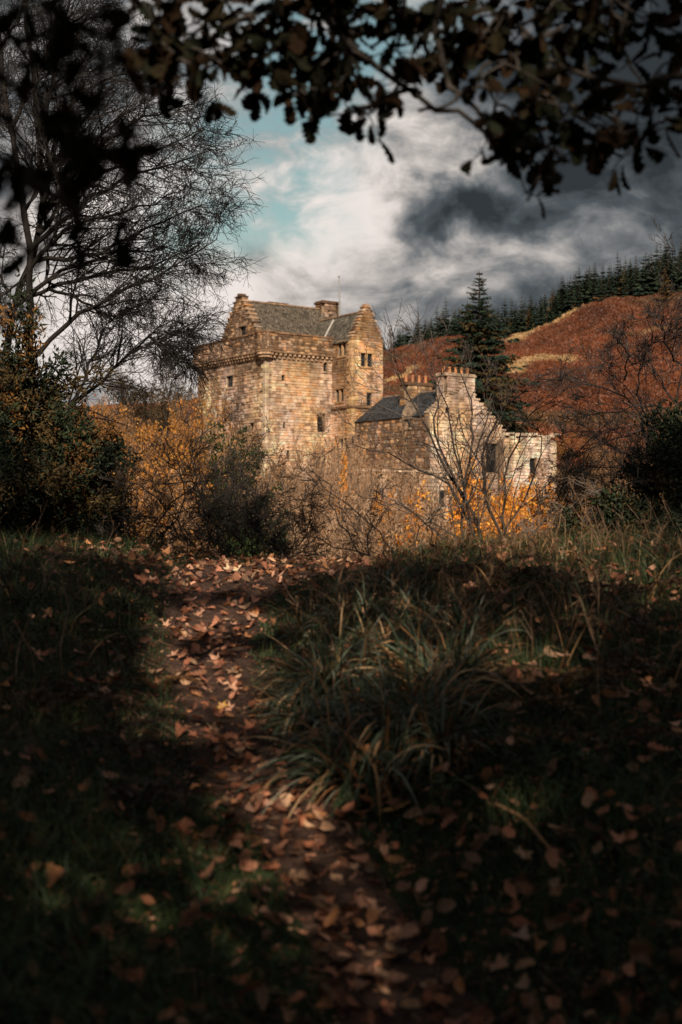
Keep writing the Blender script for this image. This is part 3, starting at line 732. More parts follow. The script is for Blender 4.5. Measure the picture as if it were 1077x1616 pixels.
# low monopitch outshot between the wing and the hall
OO = WJ - UU * .5 - VV * 1.2
s0, z0_ = on_plane(558, 694, OO, UU); s1, z1_ = on_plane(602, 667, OO, UU)
out_b = thing('lean_to', 'low dark stone lean-to with sloping top between stair wing and hall range', 'building', (OO[0], OO[1], 4))
mbs, mbm = MB(), MB(); facade(mbs, mbm, OO, UU, 3, z1_, lambda z: (s0 + (s1 - s0) * np.clip((z - z0_) / (z1_ - z0_), 0, 1), s1 + 1.5), (), 'weathered', .32, (.3, .6), .05, thick=.8)
g = mbm.build('wall', M['stone'], out_b); mbs.build('stonework', M['stone'], g, kind='stuff')
a_, b_ = P3(OO, UU, s0 - .3, z0_ - .1, .25), P3(OO, UU, s1, z1_ + .1, .25); a2, b2 = P3(OO, UU, s0 - .3, z0_ - .1, -1.0), P3(OO, UU, s1, z1_ + .1, -1.0)
slates(out_b, 'roof', a_, a2, b_, b2, (.06, .06, .06))

# ---- ruined turret at the right
T0 = np.array([17.1, 132.6])
sr_, _ = on_plane(877, 700, T0, UU); ZT = EYE + 8.15
ruin = thing('ruined_turret', 'roofless pale stone turret with one tall window and a ragged top', 'ruin', (20, 136, 0))
to = [opening_px(T0, UU, 836, 723, 847.5, 755)]
mbs, mbm = MB(), MB()
facade(mbs, mbm, T0, UU, GZ0, ZT - .5, (0, sr_), to, 'pale', .33, (.28, .7), .10)
x = 0.0
while x < sr_ - .3:                               # broken wall head
    w_ = RNG.uniform(.5, 1.0); h_ = RNG.uniform(.05, .75) * (1 if x > .6 else .3)
    facade(mbs, mbm, T0, UU, ZT - .5, ZT - .5 + h_, (x, min(x + w_, sr_)), (), 'pale', .30, (.3, .7), .12); x += w_
g = mbm.build('wall', M['stone'], ruin); mbs.build('stonework', M['stone'], g, kind='stuff')
x = 0.1
while x < sr_:
    mb = MB(); w_ = RNG.uniform(.45, .8); h_ = RNG.uniform(.12, .3); zz = ZT - .25 + RNG.uniform(0, .4)
    wbox(mb, T0, UU, x, x + w_, zz, zz + h_, -.75, RNG.uniform(.08, .22), np.array([.62, .50, .37]) * RNG.uniform(.8, 1.1)); mb.build('coping_stone', M['stone'], ruin); x += w_ + .04
mb = MB(); wbox(mb, T0, UU, .3, sr_ - .02, GZ0, ZT - .5, -4.0, -.9, (.25, .18, .12))
for a, b, z0, z1 in ((.1, to[0][0], GZ0, ZT - .5), (to[0][0] + to[0][2], sr_ - .01, GZ0, ZT - .5)): wbox(mb, T0, UU, a, b, z0, z1, -.899, -.298, (.3, .2, .14))
mb.build('core_wall', M['stone'], ruin)
window(ruin, T0, UU, to[0], 1, False, (.6, .47, .34))
quoins(ruin, T0 + sr_ * UU, UU, VV, GZ0, ZT - .6, (.58, .45, .32))
mbs, mbm = MB(), MB(); facade(mbs, mbm, T0 + sr_ * UU, VV, GZ0, ZT - .5, (.3, 4), (), 'pale', .33, (.3, .7), .1)
g = mbm.build('wall', M['stone'], ruin); mbs.build('stonework', M['stone'], g, kind='stuff')

# ---- pale outer wall below the hall
TW = np.array([12.55, 127.6]); s0, _ = on_plane(560, 760, TW, UU); s1, _ = on_plane(733, 760, TW, UU); ZL = EYE + 61 / F * 127
terr = thing('outer_wall', 'pale ruined outer wall with one small window below the hall gable', 'wall', (8, 126, 0))
wo = [opening_px(TW, UU, 693, 774, 704, 800)]
mbs, mbm = MB(), MB(); facade(mbs, mbm, TW, UU, -3.0, ZL, (s0, s1 - .3), wo, 'pale', .33, (.3, .75), .09)
g = mbm.build('wall', M['stone'], terr); mbs.build('stonework', M['stone'], g, kind='stuff')
mb = MB(); wbox(mb, TW, UU, s0, s1 - .01, -3, ZL - .02, -.9, -.32, (.25, .17, .12)); mb.build('backing', M['stone'], terr)
window(terr, TW, UU, wo[0], 1, False, (.6, .48, .36))
quoins(terr, TW + s1 * UU, UU, VV, -2, ZL, (.62, .5, .38))
x = s0
while x < s1:
    mb = MB(); w_ = RNG.uniform(.6, 1.0); wbox(mb, TW, UU, x, x + w_ - .02, ZL, ZL + RNG.uniform(.16, .26), -.95, .14, np.array(CREAM) * RNG.uniform(.85, 1.25)); mb.build('coping_stone', M['stone'], terr); x += w_
# ------------------------------------------------------------------ far vegetation: plantation, larches, hill cover
def conifer(mbc, mbt, h, r, tiers, per, base, rng, sprays=0, pal=((.016, .030, .018),), bare=.12, droop=.25):
    """spruce: whorls of drooping, feathered branches on a straight stem; gaps between whorls let the sky through"""
    base = np.asarray(base, float)
    tubes(mbt, (base + np.array([[0, 0, -.5], [0, 0, h * .5], [0, 0, h]]))[None], np.array([[h * .018, h * .010, h * .002]]), 5, (.09, .06, .04), .1, rng)
    for k in range(tiers):
        t = bare + (1 - bare) * (k + rng.uniform(-.3, .3)) / tiers
        if t >= .995: continue
        z = h * t; rr = r * (1 - t) ** .82 * (.75 + .5 * rng.random()) * (1 if t > .2 else .8)
        rr = max(rr, h * .012)
        n = max(4, int(per * (1 - .4 * t))); az = rng.uniform(0, 2 * np.pi) + np.arange(n) / n * 2 * np.pi + rng.uniform(-.3, .3, n)
        L = rr * rng.uniform(.55, 1.2, n); up = (.35 * t - droop * (1 - t)) + rng.uniform(-.12, .12, n)
        d = np.stack([np.cos(az), np.sin(az), up], 1); b = base + np.array([0, 0, z]); s = np.stack([-np.sin(az), np.cos(az), 0 * az], 1)
        tint = pick(pal, n, rng, .4)
        if sprays == 0:
            w = L * rng.uniform(.22, .34, n); dr = L * .16
            V = np.stack([np.tile(b, (n, 1)), b + d * (L * .6)[:, None] + s * w[:, None] - np.array([0, 0, 1]) * dr[:, None], b + d * L[:, None] - np.array([0, 0, 1]) * (dr * .2)[:, None], b + d * (L * .6)[:, None] - s * w[:, None] - np.array([0, 0, 1]) * dr[:, None], b + d * (L * .55)[:, None] + np.array([0, 0, .06]) * L[:, None]], 1)
            o = (np.arange(n) * 5)[:, None, None]
            mbc.add(V, (o + np.array([[0, 1, 4], [1, 2, 4], [2, 3, 4], [3, 0, 4]])[None]).reshape(-1, 3), np.repeat(tint, 4, 0))
        else:
            m = sprays; u = np.linspace(.18, 1.0, m)[None].repeat(n, 0) + rng.uniform(-.05, .05, (n, m))
            Pm = b + d[:, None] * (L[:, None] * u)[..., None] + np.array([0, 0, -1.0]) * (L[:, None] * .20 * u ** 2 - L[:, None] * .12 * u ** 4)[..., None]
            sg = np.where(np.arange(m) % 2 == 0, 1.0, -1.0)[None, :, None]
            D = d[:, None] * .75 + s[:, None] * sg * rng.uniform(.4, 1.0, (n, m, 1)) + np.array([0, 0, -1.0]) * rng.uniform(.1, .75, (n, m, 1))
            sz = np.clip(L[:, None] * .30 * (1.15 - .5 * u), .25, 1.1) * rng.uniform(.7, 1.25, (n, m))
            leaf_cards(mbc, Pm.reshape(-1, 3), D.reshape(-1, 3), sz.ravel(), .42, np.repeat(tint, m, 0) * rng.uniform(.7, 1.4, (n * m, 1)), rng, .10)

def build_plantation():
    rng = np.random.default_rng(21); protos = []
    for k in range(7):
        mc, mt = MB(), MB(); h = 15.0; conifer(mc, mt, h, rng.uniform(3.0, 4.2), 19, 10, (0, 0, 0), rng, 0, ((.020, .034, .021), (.015, .026, .018), (.026, .036, .018)), .06, .3)
        mc.V += mt.V and [v for v in mt.V]; off = mc.n
        for f in mt.F: mc.F.append(f + off)
        mc.n += mt.n; mc.T += mt.T
        me = mc.mesh('spruce'); me.materials.append(M['needle']); protos.append(me)
    pts = []
    edge_px = [(612, 551), (640, 546), (700, 530), (745, 526), (792, 530), (830, 516), (875, 498), (926, 470), (965, 460), (1010, 458), (1110, 462)]
    E = np.array(edge_px, float)
    # the front edge of the wood follows the hill's shoulder, ranks climb behind it
    for rank in range(7):
        x = 606.0
        while x < 1110:
            py = np.interp(x, E[:, 0], E[:, 1]); Y0 = np.interp(x, [600, 700, 800, 880, 960, 1100], [482, 480, 468, 474, 462, 440])
            Y = Y0 + rank * rng.uniform(11, 17) + rng.uniform(-4, 4); X = (x - 538.5) / F * Y
            pts.append((X, Y, rank)); x += rng.uniform(8, 17) * (1.0 if rank < 3 else 1.35)
    rng.shuffle(pts); n = 0
    pts.sort(key=lambda p: p[2])
    for X, Y, rank in pts[:292]:
        me = protos[rng.integers(len(protos))]
        px = 538.5 + X / Y * F
        h = .9 * rng.uniform(.55, 1.12) * np.interp(px, [610, 640, 700, 800, 900, 1000, 1080], [.6, .85, 1.1, 1.15, 1.05, 1.15, 1.25])
        o = link('spruce_tree', me); o.location = (X, Y, float(H(X, Y)) - .3); o.rotation_euler = (rng.normal(0, .02), rng.normal(0, .02), rng.uniform(0, 6.28)); o.scale = (h * rng.uniform(.85, 1.2), h * rng.uniform(.85, 1.2), h)
        setp(o, dict(label='dark spruce in the plantation along the top of the bracken hill', category='tree', group='spruces of the hilltop plantation'))
        n += 1
    # thick wood behind the first ranks reads as one mass
    mb = MB(); 
    for k in range(330):
        px = rng.uniform(690, 1130); Y = rng.uniform(545, 640); X = (px - 538.5) / F * Y
        mt = MB(); conifer(mb, mt, rng.uniform(10, 14), rng.uniform(2.2, 3.2), 11, 7, (X, Y, float(H(X, Y))), rng, 0, ((.018, .030, .019),), .06, .3)
    mb.build('conifer_wood', M['needle'], kind='stuff', label='dense dark conifer wood behind the front ranks on the hilltop')
    # larches in autumn colour at the edge of the wood
    LP = [(834, 505, 42, 'orange-brown larch at the plantation edge beside the straw strip'), (805, 528, 30, 'small rusty larch just right of the big spruce at the wood edge'), (872, 492, 50, 'tall olive-brown larch above the straw strip on the hill'),
          (889, 488, 34, 'slim olive larch beside the tall olive-brown one'), (1050, 478, 62, 'broad brown larch high at the right end of the wood'), (985, 468, 48, 'brown larch in front of the dark wood near the hilltop')]
    for px, py, hp, lab in LP:
        p = hit(px, py, 300, 475); t = thing('larch_tree', lab, 'tree', p, 'larches at the edge of the wood')
        mc, mt = MB(), MB(); h = hp * p[1] / F
        conifer(mc, mt, h, h * .24, 22, 8, p, rng, 0, ((.16, .075, .02), (.12, .07, .022), (.10, .065, .025)), .08, .05)
        mt.build('trunk', M['bark'], t); mc.build('crown', M['needle'], t, kind='stuff')
    # a small bare tree by the left end of the wood
    p = at(616, 548, 470); p[2] = H(p[0], p[1]); t = thing('bare_tree', 'tiny bare tree at the left end of the hilltop plantation beside the castle', 'tree', p)
    P = poly([p, p + [0, 0, 4], p + [.3, 0, 8.5]], 6); R = taper(P, .22, .05); mb = MB(); tubes(mb, P, R, 5, (.11, .08, .07)); mb.build('trunk', M['bark'], t)
    mb = MB(); a, b = grow(P, R, 22, .2, 1, (.3, .8), .42, 4, .12, (0, 0, .05), .5, .07, rng); tubes(mb, a, b, 3, (.12, .085, .07)); c, d = grow(a, b, 6, .2, 1, (.3, .8), .5, 3, .12, (0, 0, .03), .6, .05, rng); tubes(mb, c, d, 3, (.12, .085, .07))
    mb.build('crown', M['twig'], t, kind='stuff')
build_plantation()

def build_bracken():
    rng = np.random.default_rng(31); n = 120000
    Y = 196 + 296 * rng.random(n) ** .8; px = rng.uniform(590, 1120, n); X = (px - 538.5) / F * Y
    keep = rng.random(n) < .9; X, Y = X[keep], Y[keep]; n = len(X)
    Z = H(X, Y); c = hill_colour(X, Y) * rng.uniform(.84, 1.17, (n, 1)); s = straw(X, Y)
    sz = rng.uniform(.35, .95, n) * (1 + .3 * s); mb = MB()
    # each plant: two leaning, pointed fronds crossing
    az = rng.uniform(0, np.pi, n)
    for k in range(2):
        a = az + k * 1.6; dx, dy = np.cos(a) * sz * .62, np.sin(a) * sz * .62; lean = rng.normal(0, .25, (n, 2)) * sz[:, None]
        V = np.stack([np.stack([X - dx, Y - dy, Z + sz * .25], 1), np.stack([X, Y, Z - .2], 1), np.stack([X + dx, Y + dy, Z + sz * .25], 1), np.stack([X + lean[:, 0], Y + lean[:, 1], Z + sz * 1.0], 1)], 1)
        mb.add(V, np.arange(n * 4).reshape(n, 4), c)
    mb.build('bracken', M['grass'], kind='stuff', label='rust-red dead bracken and straw grass covering the hill')
build_bracken()

def build_big_spruce():
    rng = np.random.default_rng(41); Y = 172.0
    top = at(757, 428, Y); base = np.array([top[0], Y, float(H(top[0], Y)) - .3]); h = top[2] - base[2]
    t = thing('spruce_tree', 'big dark spruce standing behind the hall range below the bracken hill', 'tree', base)
    mc, mt = MB(), MB(); conifer(mc, mt, h, 8.6, 50, 17, base, rng, 19, ((.018, .034, .020), (.022, .036, .019), (.014, .026, .018), (.06, .042, .014), (.05, .034, .014)), .04, .30)
    mt.build('trunk', M['bark'], t); mc.build('crown', M['needle'], t, kind='stuff')
    # rust-tinged younger spruce against its right flank
    b = at(800, 690, 176); b[2] = H(b[0], b[1]); t = thing('spruce_tree', 'smaller rust-tinged spruce against the right flank of the big one', 'tree', b)
    mc, mt = MB(), MB(); conifer(mc, mt, at(803, 575, 176)[2] - b[2], 3.8, 30, 9, b, rng, 9, ((.022, .034, .018), (.05, .034, .014)), .06, .22); mt.build('trunk', M['bark'], t); mc.build('crown', M['needle'], t, kind='stuff')
build_big_spruce()

# ------------------------------------------------------------------ middle distance: trees, shrubs and thickets round the castle
def bare_shrub(name, label, group, loc, h, stems, rng, tint, lv=(8, 7, 4), spread=.45, rmin=.010, leaves=0, leafpal=None, leafsize=.12, up=.06, cat='shrub', r0=.02):
    """many-stemmed shrub: stems, twigs and (some) clinging leaves"""
    loc = np.asarray(loc, float); t = thing(name, label, cat, loc, group)
    az = rng.uniform(0, 2 * np.pi, stems); lean = rng.uniform(.1, 1, stems) * spread
    P = []
    for a, l in zip(az, lean):
        d = np.array([math.cos(a) * l, math.sin(a) * l, 1]); hh = h * rng.uniform(.6, 1.0)
        b = loc + np.array([math.cos(a), math.sin(a), 0]) * .25
        P.append(poly([b - [0, 0, .3], b + d * hh * .4 + rng.normal(0, .05 * hh, 3), b + d * hh * np.array([1.15, 1.15, 1])], 8)[0])
    P = np.array(P); R = taper(P, r0 * h / 4, r0 * h / 14)
    mb = MB(); tubes(mb, P, R, 5, tint, .3, rng); mb.build('stems', M['bark'], t, smooth=True)
    mb = MB(); lev = [(P, R)]; tlow = .04 if leaves > 10000 else .2
    for n, ra in zip(lv, (.45, .5, .5)):
        a, b = grow(*lev[-1], n, tlow, 1.0, (.3, .95 if tlow > .1 else 1.2), ra, 4, .16, (0, 0, up), .55, rmin, rng); lev.append((a, b))
        tubes(mb, a, b, 3, tint, .4, rng)
    tw = mb.build('twigs', M['twig'], t, kind='stuff')
    if leaves:
        tips = np.concatenate([l[0][:, 1:].reshape(-1, 3) for l in lev[-3:]]); i = rng.integers(0, len(tips), leaves)
        Pp = tips[i] + rng.normal(0, .08, (leaves, 3)); D = rng.normal(0, 1, (leaves, 3)) + [0, 0, -.3]
        mb = MB(); leaf_cards(mb, Pp, D, leafsize * rng.uniform(.6, 1.3, leaves), .65, pick(leafpal, leaves, rng, .35), rng); mb.build('leaves', M['leaf'], t, kind='stuff')
    return t
YEL = ((.40, .165, .025), (.34, .13, .02), (.26, .11, .03), (.45, .21, .04))
ORA = ((.72, .27, .025), (.62, .20, .018), (.44, .13, .015), (.76, .36, .05))
BRN = ((.30, .15, .07), (.24, .12, .05), (.36, .20, .10), (.20, .10, .04))
def build_mid():
    rng = np.random.default_rng(51)
    # thicket of bare tan shrubs and saplings below the tower
    tan = (.31, .195, .12)
    PR = [bare_shrub('thicket_shrub', 'tan leafless shrub in the thicket filling the glen below the castle', 'bare shrubs of the glen thicket', (0, 60 + k, 0), 6.0, 10, rng, tan, (10, 9, 5), .34, .011, 1700, BRN, .10, .08, r0=.020) for k in range(4)]
    trees = [[(c, kids(c)) for c in kids(p)] for p in PR]; used = [False] * 4
    spots = []
    for px, topy, Y in ((430, 752, 96), (468, 730, 104), (502, 735, 92), (536, 728, 100), (566, 745, 90), (600, 738, 96), (632, 735, 88), (655, 800, 84), (445, 770, 72), (486, 762, 68), (522, 770, 74), (556, 778, 64), (592, 772, 70), (620, 785, 66), (655, 822, 60), (705, 836, 64), (410, 790, 70), (384, 770, 84), (455, 815, 46), (500, 820, 44), (545, 818, 48), (590, 822, 42), (640, 832, 46), (690, 846, 44), (415, 815, 50), (745, 838, 50), (350, 800, 60), (480, 850, 34), (560, 852, 33), (620, 850, 35), (690, 866, 34)):
        spots.append((px, topy, Y))
    for i, (px, topy, Y) in enumerate(spots):
        k = i % 4; top = at(px, topy - (16 if px < 590 else 4) + rng.uniform(-8, 8), Y); g = float(H(top[0], Y)); sc = max(.3, (top[2] - g) / 6.0)
        wide = np.clip(sc, .75, 1.25) * (.5 if px > 590 and topy < 830 else 1)
        if not used[k]:
            used[k] = True; o = PR[k]; o.location = (top[0], Y, g); o.scale = (wide, wide, sc)
        else: o = copy_tree(PR[k], (top[0], Y, g), rng.uniform(0, 6.28), (wide, wide, sc), tree=trees[k])
        o['label'] = 'tan leafless shrub in the thicket filling the glen below the castle'
    # shrubs still in orange leaf in front of the hall and the ruin
    OP = [bare_shrub('orange_shrub', 'orange-leaved shrub below the ruined turret', 'orange-leaved shrubs below the ruin', (0, 70 + k, 0), 5.0, 12, rng, (.16, .09, .05), (8, 7, 3), .5, .012, 19000, ORA, .115, .04) for k in range(2)]
    tr = [[(c, kids(c)) for c in kids(p)] for p in OP]; first = [True, True]
    for i, (px, topy, Y, lab) in enumerate(((800, 765, 96, 'tall bright orange shrub against the foot of the ruined turret'), (848, 800, 88, 'bright orange shrub below the right edge of the ruined turret'), (760, 800, 80, 'orange shrub in front of the dark hall doorway'), (720, 846, 62, 'low orange shrub below the pale outer wall'), (820, 830, 60, 'orange shrub low in front of the ruined turret'), (886, 830, 64, 'orange shrub right of the ruined turret beside dark bushes'), (770, 845, 50, 'low orange shrub behind the bare branching shrub'), (575, 770, 66, 'small rust-orange shrub inside the tan thicket'), (930, 850, 56, 'dim orange shrub in the shade at the right'), (655, 856, 52, 'low orange shrub at the right end of the thicket'), (870, 855, 44, 'low orange shrub near the crest at the right'), (830, 785, 104, 'orange shrub pressed against the turret wall'), (872, 826, 42, 'bright orange shrub just behind the crest below the turret'), (740, 835, 44, 'orange shrub just behind the crest at the foot of the bare branching shrub'), (905, 842, 36, 'orange shrub at the crest beside the dark bushes'))):
        k = i % 2; top = at(px, topy, Y); g = float(H(top[0], Y)); sc = max(.25, (top[2] - g) / 4.9); wd = np.clip(sc, .6, 1.3) * {575: .5, 720: .6, 655: .45, 760: .6}.get(px, 1)
        if first[k]: first[k] = False; o = OP[k]; o.location = (top[0], Y, g); o.scale = (wd, wd, sc); o['label'] = lab
        else: o = copy_tree(OP[k], (top[0], Y, g), rng.uniform(0, 6.28), (wd, wd, sc), lab, tr[k])
    # yellow-orange trees and brown trees left of the tower
    YP = [bare_shrub('yellow_bush', 'yellow-leaved bush', 'yellow bushes left of the tower', (0, 70 + k, 0), 6.5, 11, rng, (.13, .08, .05), (8, 7, 3), .45, .014, n, pal, .115, .05) for k, (n, pal) in enumerate(((9000, YEL), (6000, BRN)))]
    tr = [[(c, kids(c)) for c in kids(p)] for p in YP]; first = [True, True]
    for px, topy, Y, k, lab in ((268, 676, 96, 0, 'golden bush glowing behind the dark twigs left of the tower'), (312, 690, 88, 0, 'golden bush close to the left foot of the tower'), (215, 690, 84, 0, 'golden-brown bush beside the dark evergreen'), (180, 720, 70, 0, 'yellow bush half hidden by the dark evergreen'), (250, 760, 62, 0, 'yellow bush low behind the dark twigs'), (310, 770, 60, 0, 'yellow bush low left of the green conifer'),
                                (235, 655, 120, 1, 'russet tree below the round-crowned tree'), (292, 640, 130, 1, 'russet tree on the skyline beside the tower'), (190, 668, 112, 1, 'russet bush under the left skyline'), (340, 740, 72, 1, 'brown bush at the left foot of the tower'), (390, 742, 82, 1, 'brown bush below the tower corner'), (150, 690, 100, 1, 'russet bush behind the dark evergreen'), (200, 800, 46, 1, 'brown bush low behind the crest at the left'), (330, 820, 44, 1, 'brown bush low behind the crest below the tower'),
                                (930, 692, 150, 0, 'yellow-brown bush right of the ruined turret at the hill foot'), (890, 690, 160, 0, 'yellow-brown bush just behind the ruined turret'), (965, 700, 140, 1, 'brown bush at the hill foot right of the turret'), (1010, 715, 130, 1, 'brown bush at the hill foot near the dark branches'), (930, 740, 110, 1, 'dark brown bush below the yellow one'), (1060, 700, 125, 1, 'brown bush at the foot of the hill far right')):
        top = at(px, topy, Y); g = float(H(top[0], Y)); sc = max(.3, (top[2] - g) / 6.3); wd = np.clip(sc, .6, 1.4)
        if first[k]: first[k] = False; o = YP[k]; o.location = (top[0], Y, g); o.scale = (wd, wd, sc); o['label'] = lab
        else: o = copy_tree(YP[k], (top[0], Y, g), rng.uniform(0, 6.28), (wd, wd, sc), lab, tr[k])
    # the round-crowned tree on the left skyline
    Y = 118.0; b = at(232, 690, Y); b[2] = float(H(b[0], Y)); top = at(235, 563, Y); t = thing('round_tree', 'round-crowned dark tree on the skyline left of the tower', 'tree', b)
    h = top[2] - b[2]; trunk = poly([b - [0, 0, .5], b + [0.2, 0, h * .3], b + [.1, 0, h * .55]], 8); R = taper(trunk, .32, .2); mb = MB(); tubes(mb, trunk, R, 7, (.07, .05, .04)); mb.build('trunk', M['bark'], t, smooth=True)
    limbs = []; 
    for k in range(17):
        a = k / 17 * 6.28 + rng.uniform(-.2, .2); s = trunk[0, rng.integers(3, 7)]; e = np.array([math.cos(a) * rng.uniform(.3, 1) * 4.0, math.sin(a) * 4.0, 0]); top_ = b[2] + h * (.97 - .16 * (np.linalg.norm(e) / 4.2) ** 2)
        limbs.append(poly([s, s + e * .45 + [0, 0, (top_ - s[2]) * .4], [b[0] + e[0], b[1] + e[1], top_ - rng.uniform(0, 1.5)]], 7, .06)[0])
    limbs = np.array(limbs); LR = taper(limbs, .13, .04); mb = MB(); tubes(mb, limbs, LR, 5, (.06, .045, .035)); mb.build('limbs', M['bark'], t)
    a, br = grow(limbs, LR, 11, .35, 1, (.3, .9), .38, 4, .15, (0, 0, .05), .5, .025, rng); c, cr = grow(a, br, 8, .2, 1, (.3, .9), .5, 4, .15, (0, 0, .04), .6, .018, rng); mb = MB(); tubes(mb, a, br, 3, (.07, .05, .035)); tubes(mb, c, cr, 3, (.08, .055, .035))
    tips = c[:, -1]; i = rng.integers(0, len(tips), 9000); leaf_cards(mb, tips[i] + rng.normal(0, .15, (9000, 3)), rng.normal(0, 1, (9000, 3)), rng.uniform(.12, .24, 9000), .6, pick(((.05, .035, .015), (.07, .045, .018), (.04, .032, .014)), 9000, rng), rng); mb.build('crown', M['leaf'], t, kind='stuff')
    # green bushes left of the tower foot
    for px, topy, Y, r, lab in ((368, 700, 34, .75, 'dark green upright bush below the left tower face'), (402, 765, 31, .65, 'smaller dark green bush beside the upright one')):
        top = at(px, topy, Y); b = np.array([top[0], Y, float(H(top[0], Y))]); t = thing('green_bush', lab, 'bush', b); h = top[2] - b[2]
        P = np.array([poly([b - [0, 0, .2], b + [math.cos(a) * r * .5, math.sin(a) * r * .5, h * .5], b + [math.cos(a) * r * .5, math.sin(a) * r * .5, h * rng.uniform(.75, 1)]], 7)[0] for a in rng.uniform(0, 6.28, 9)]); R = taper(P, .035, .01)
        mb = MB(); tubes(mb, P, R, 4, (.07, .05, .035)); mb.build('stems', M['bark'], t)
        a, ar = grow(P, R, 22, .15, 1, (.4, 1.0), .22, 4, .15, (0, 0, .08), .5, .006, rng); n = 15000; i = rng.integers(0, len(a), n); k = rng.integers(1, 4, n)
        mb = MB(); leaf_cards(mb, a[i, k] + rng.normal(0, .06, (n, 3)), rng.normal(0, 1, (n, 3)) + [0, 0, .9], rng.uniform(.07, .15, n), .3, pick(((.022, .044, .012), (.030, .052, .014), (.016, .032, .012), (.06, .055, .015)), n, rng, .3), rng); mb.build('foliage', M['needle'], t, kind='stuff')
build_mid()
# ------------------------------------------------------------------ bare trees and bushes on the crest
def px_curve(pts, Y, K=12, wig=0.0, rng=RNG):
    """limb drawn through photo pixels; each point may carry its own depth"""
    return poly([at(p[0], p[1], p[2] if len(p) > 2 else Y) for p in pts], K, wig, rng)
DARKBARK = (.020, .016, .014)

def build_birch():
    rng = np.random.default_rng(61); Y = 23.0
    base = at(40, 880, Y); base[2] = float(H(base[0], Y)); t = thing('birch_tree', 'tall bare birch with drooping fine twigs filling the upper left sky', 'tree', base)
    trunks = [[(62, 905), (56, 700), (48, 520), (50, 425), (38, 330), (18, 200), (-5, 40), (-20, -160)], [(20, 905), (8, 700), (14, 510), (36, 440), (52, 400), (66, 330), (60, 200), (45, 60), (40, -140)]]
    mb_all = []
    for k, tr in enumerate(trunks):
        tr = [(a, b, Y + (0 if k == 0 else 1.2)) for a, b in tr]; P = px_curve(tr, Y, 24, .02, rng); R = taper(P, .088, .028); mb = MB(); tubes(mb, P, R, 8, DARKBARK, .1, rng); mb.build('trunk', M['bark'], t, smooth=True); mb_all.append((P, R))
    limbs = [
        [(50, 421), (94, 370), (136, 351), (210, 330), (290, 300)], [(52, 413), (110, 404), (156, 398), (203, 374), (253, 351), (335, 318)],
        [(25, 483), (78, 456), (156, 433), (234, 420), (325, 385)], [(60, 560), (94, 519), (156, 480), (195, 454), (242, 441), (300, 405), (350, 380)],
        [(40, 700), (110, 640), (156, 608), (195, 569), (234, 530), (265, 507), (300, 512)], [(234, 530), (275, 560), (290, 566), (300, 580)], [(205, 556), (240, 545), (275, 530), (310, 505)],
        [(60, 370), (78, 351), (117, 273), (156, 218), (225, 135)], [(66, 330), (94, 218), (129, 117), (172, 35)], [(64, 345), (110, 300), (170, 270), (250, 235), (320, 200)],
        [(40, 330), (90, 250), (130, 190), (190, 120), (215, 60)], [(20, 200), (60, 110), (105, 40), (140, -30)], [(58, 200), (90, 100), (110, 0), (120, -80)], [(60, 250), (100, 180), (160, 130), (210, 110)],
        [(12, 180), (-30, 90), (-60, 0)], [(48, 425), (0, 470), (-40, 480)], [(14, 460), (-20, 400), (-50, 330)], [(0, 80), (40, 0), (60, -60)], [(50, 390), (120, 330), (200, 280), (280, 255), (340, 235)], [(40, 470), (100, 430), (180, 400), (260, 395), (320, 400)],
        [(70, 330), (140, 250), (220, 190), (300, 165)], [(50, 150), (90, 60), (150, 10)], [(62, 290), (20, 220), (-10, 150)], [(110, 640), (150, 560), (170, 510), (220, 480)], [(78, 456), (120, 470), (180, 500), (230, 490)]]
    lp, lr = [], []
    for l in limbs:
        d = rng.normal(0, 1.1); n = len(l); pts = [(a, b, Y + d * i / (n - 1) + (.3 if i else 0)) for i, (a, b) in enumerate(l)]
        P = px_curve(pts, Y, 12, .025, rng); ln = np.linalg.norm(np.diff(P[0], axis=0), axis=1).sum(); R = taper(P, .016 + .0085 * ln, .007); lp.append(P[0]); lr.append(R[0])
        mb = MB(); tubes(mb, P, R, 6, DARKBARK, .1, rng); mb.build('limb', M['bark'], t, smooth=True)
    P, R = np.array(lp), np.array(lr); mb = MB()
    a, ar = grow(P, R, 27, .10, 1, (.35, 1.0), .48, 6, .13, (0.01, 0, -.01), .5, .0072, rng, lmin=.5); tubes(mb, a, ar, 4, DARKBARK, .2, rng)
    b, br = grow(a, ar, 8, .12, 1, (.4, 1.1), .56, 5, .16, (0.01, 0, -.05), .6, .0056, rng, lmin=.32); tubes(mb, b, br, 3, DARKBARK, .2, rng)
    c, cr = grow(b, br, 4, .1, 1, (.4, 1.2), .60, 4, .18, (0.01, 0, -.10), .75, .0050, rng, lmin=.22); tubes(mb, c, cr, 3, DARKBARK, .2, rng)
    mb.build('crown', M['twig'], t, kind='stuff')
build_birch()

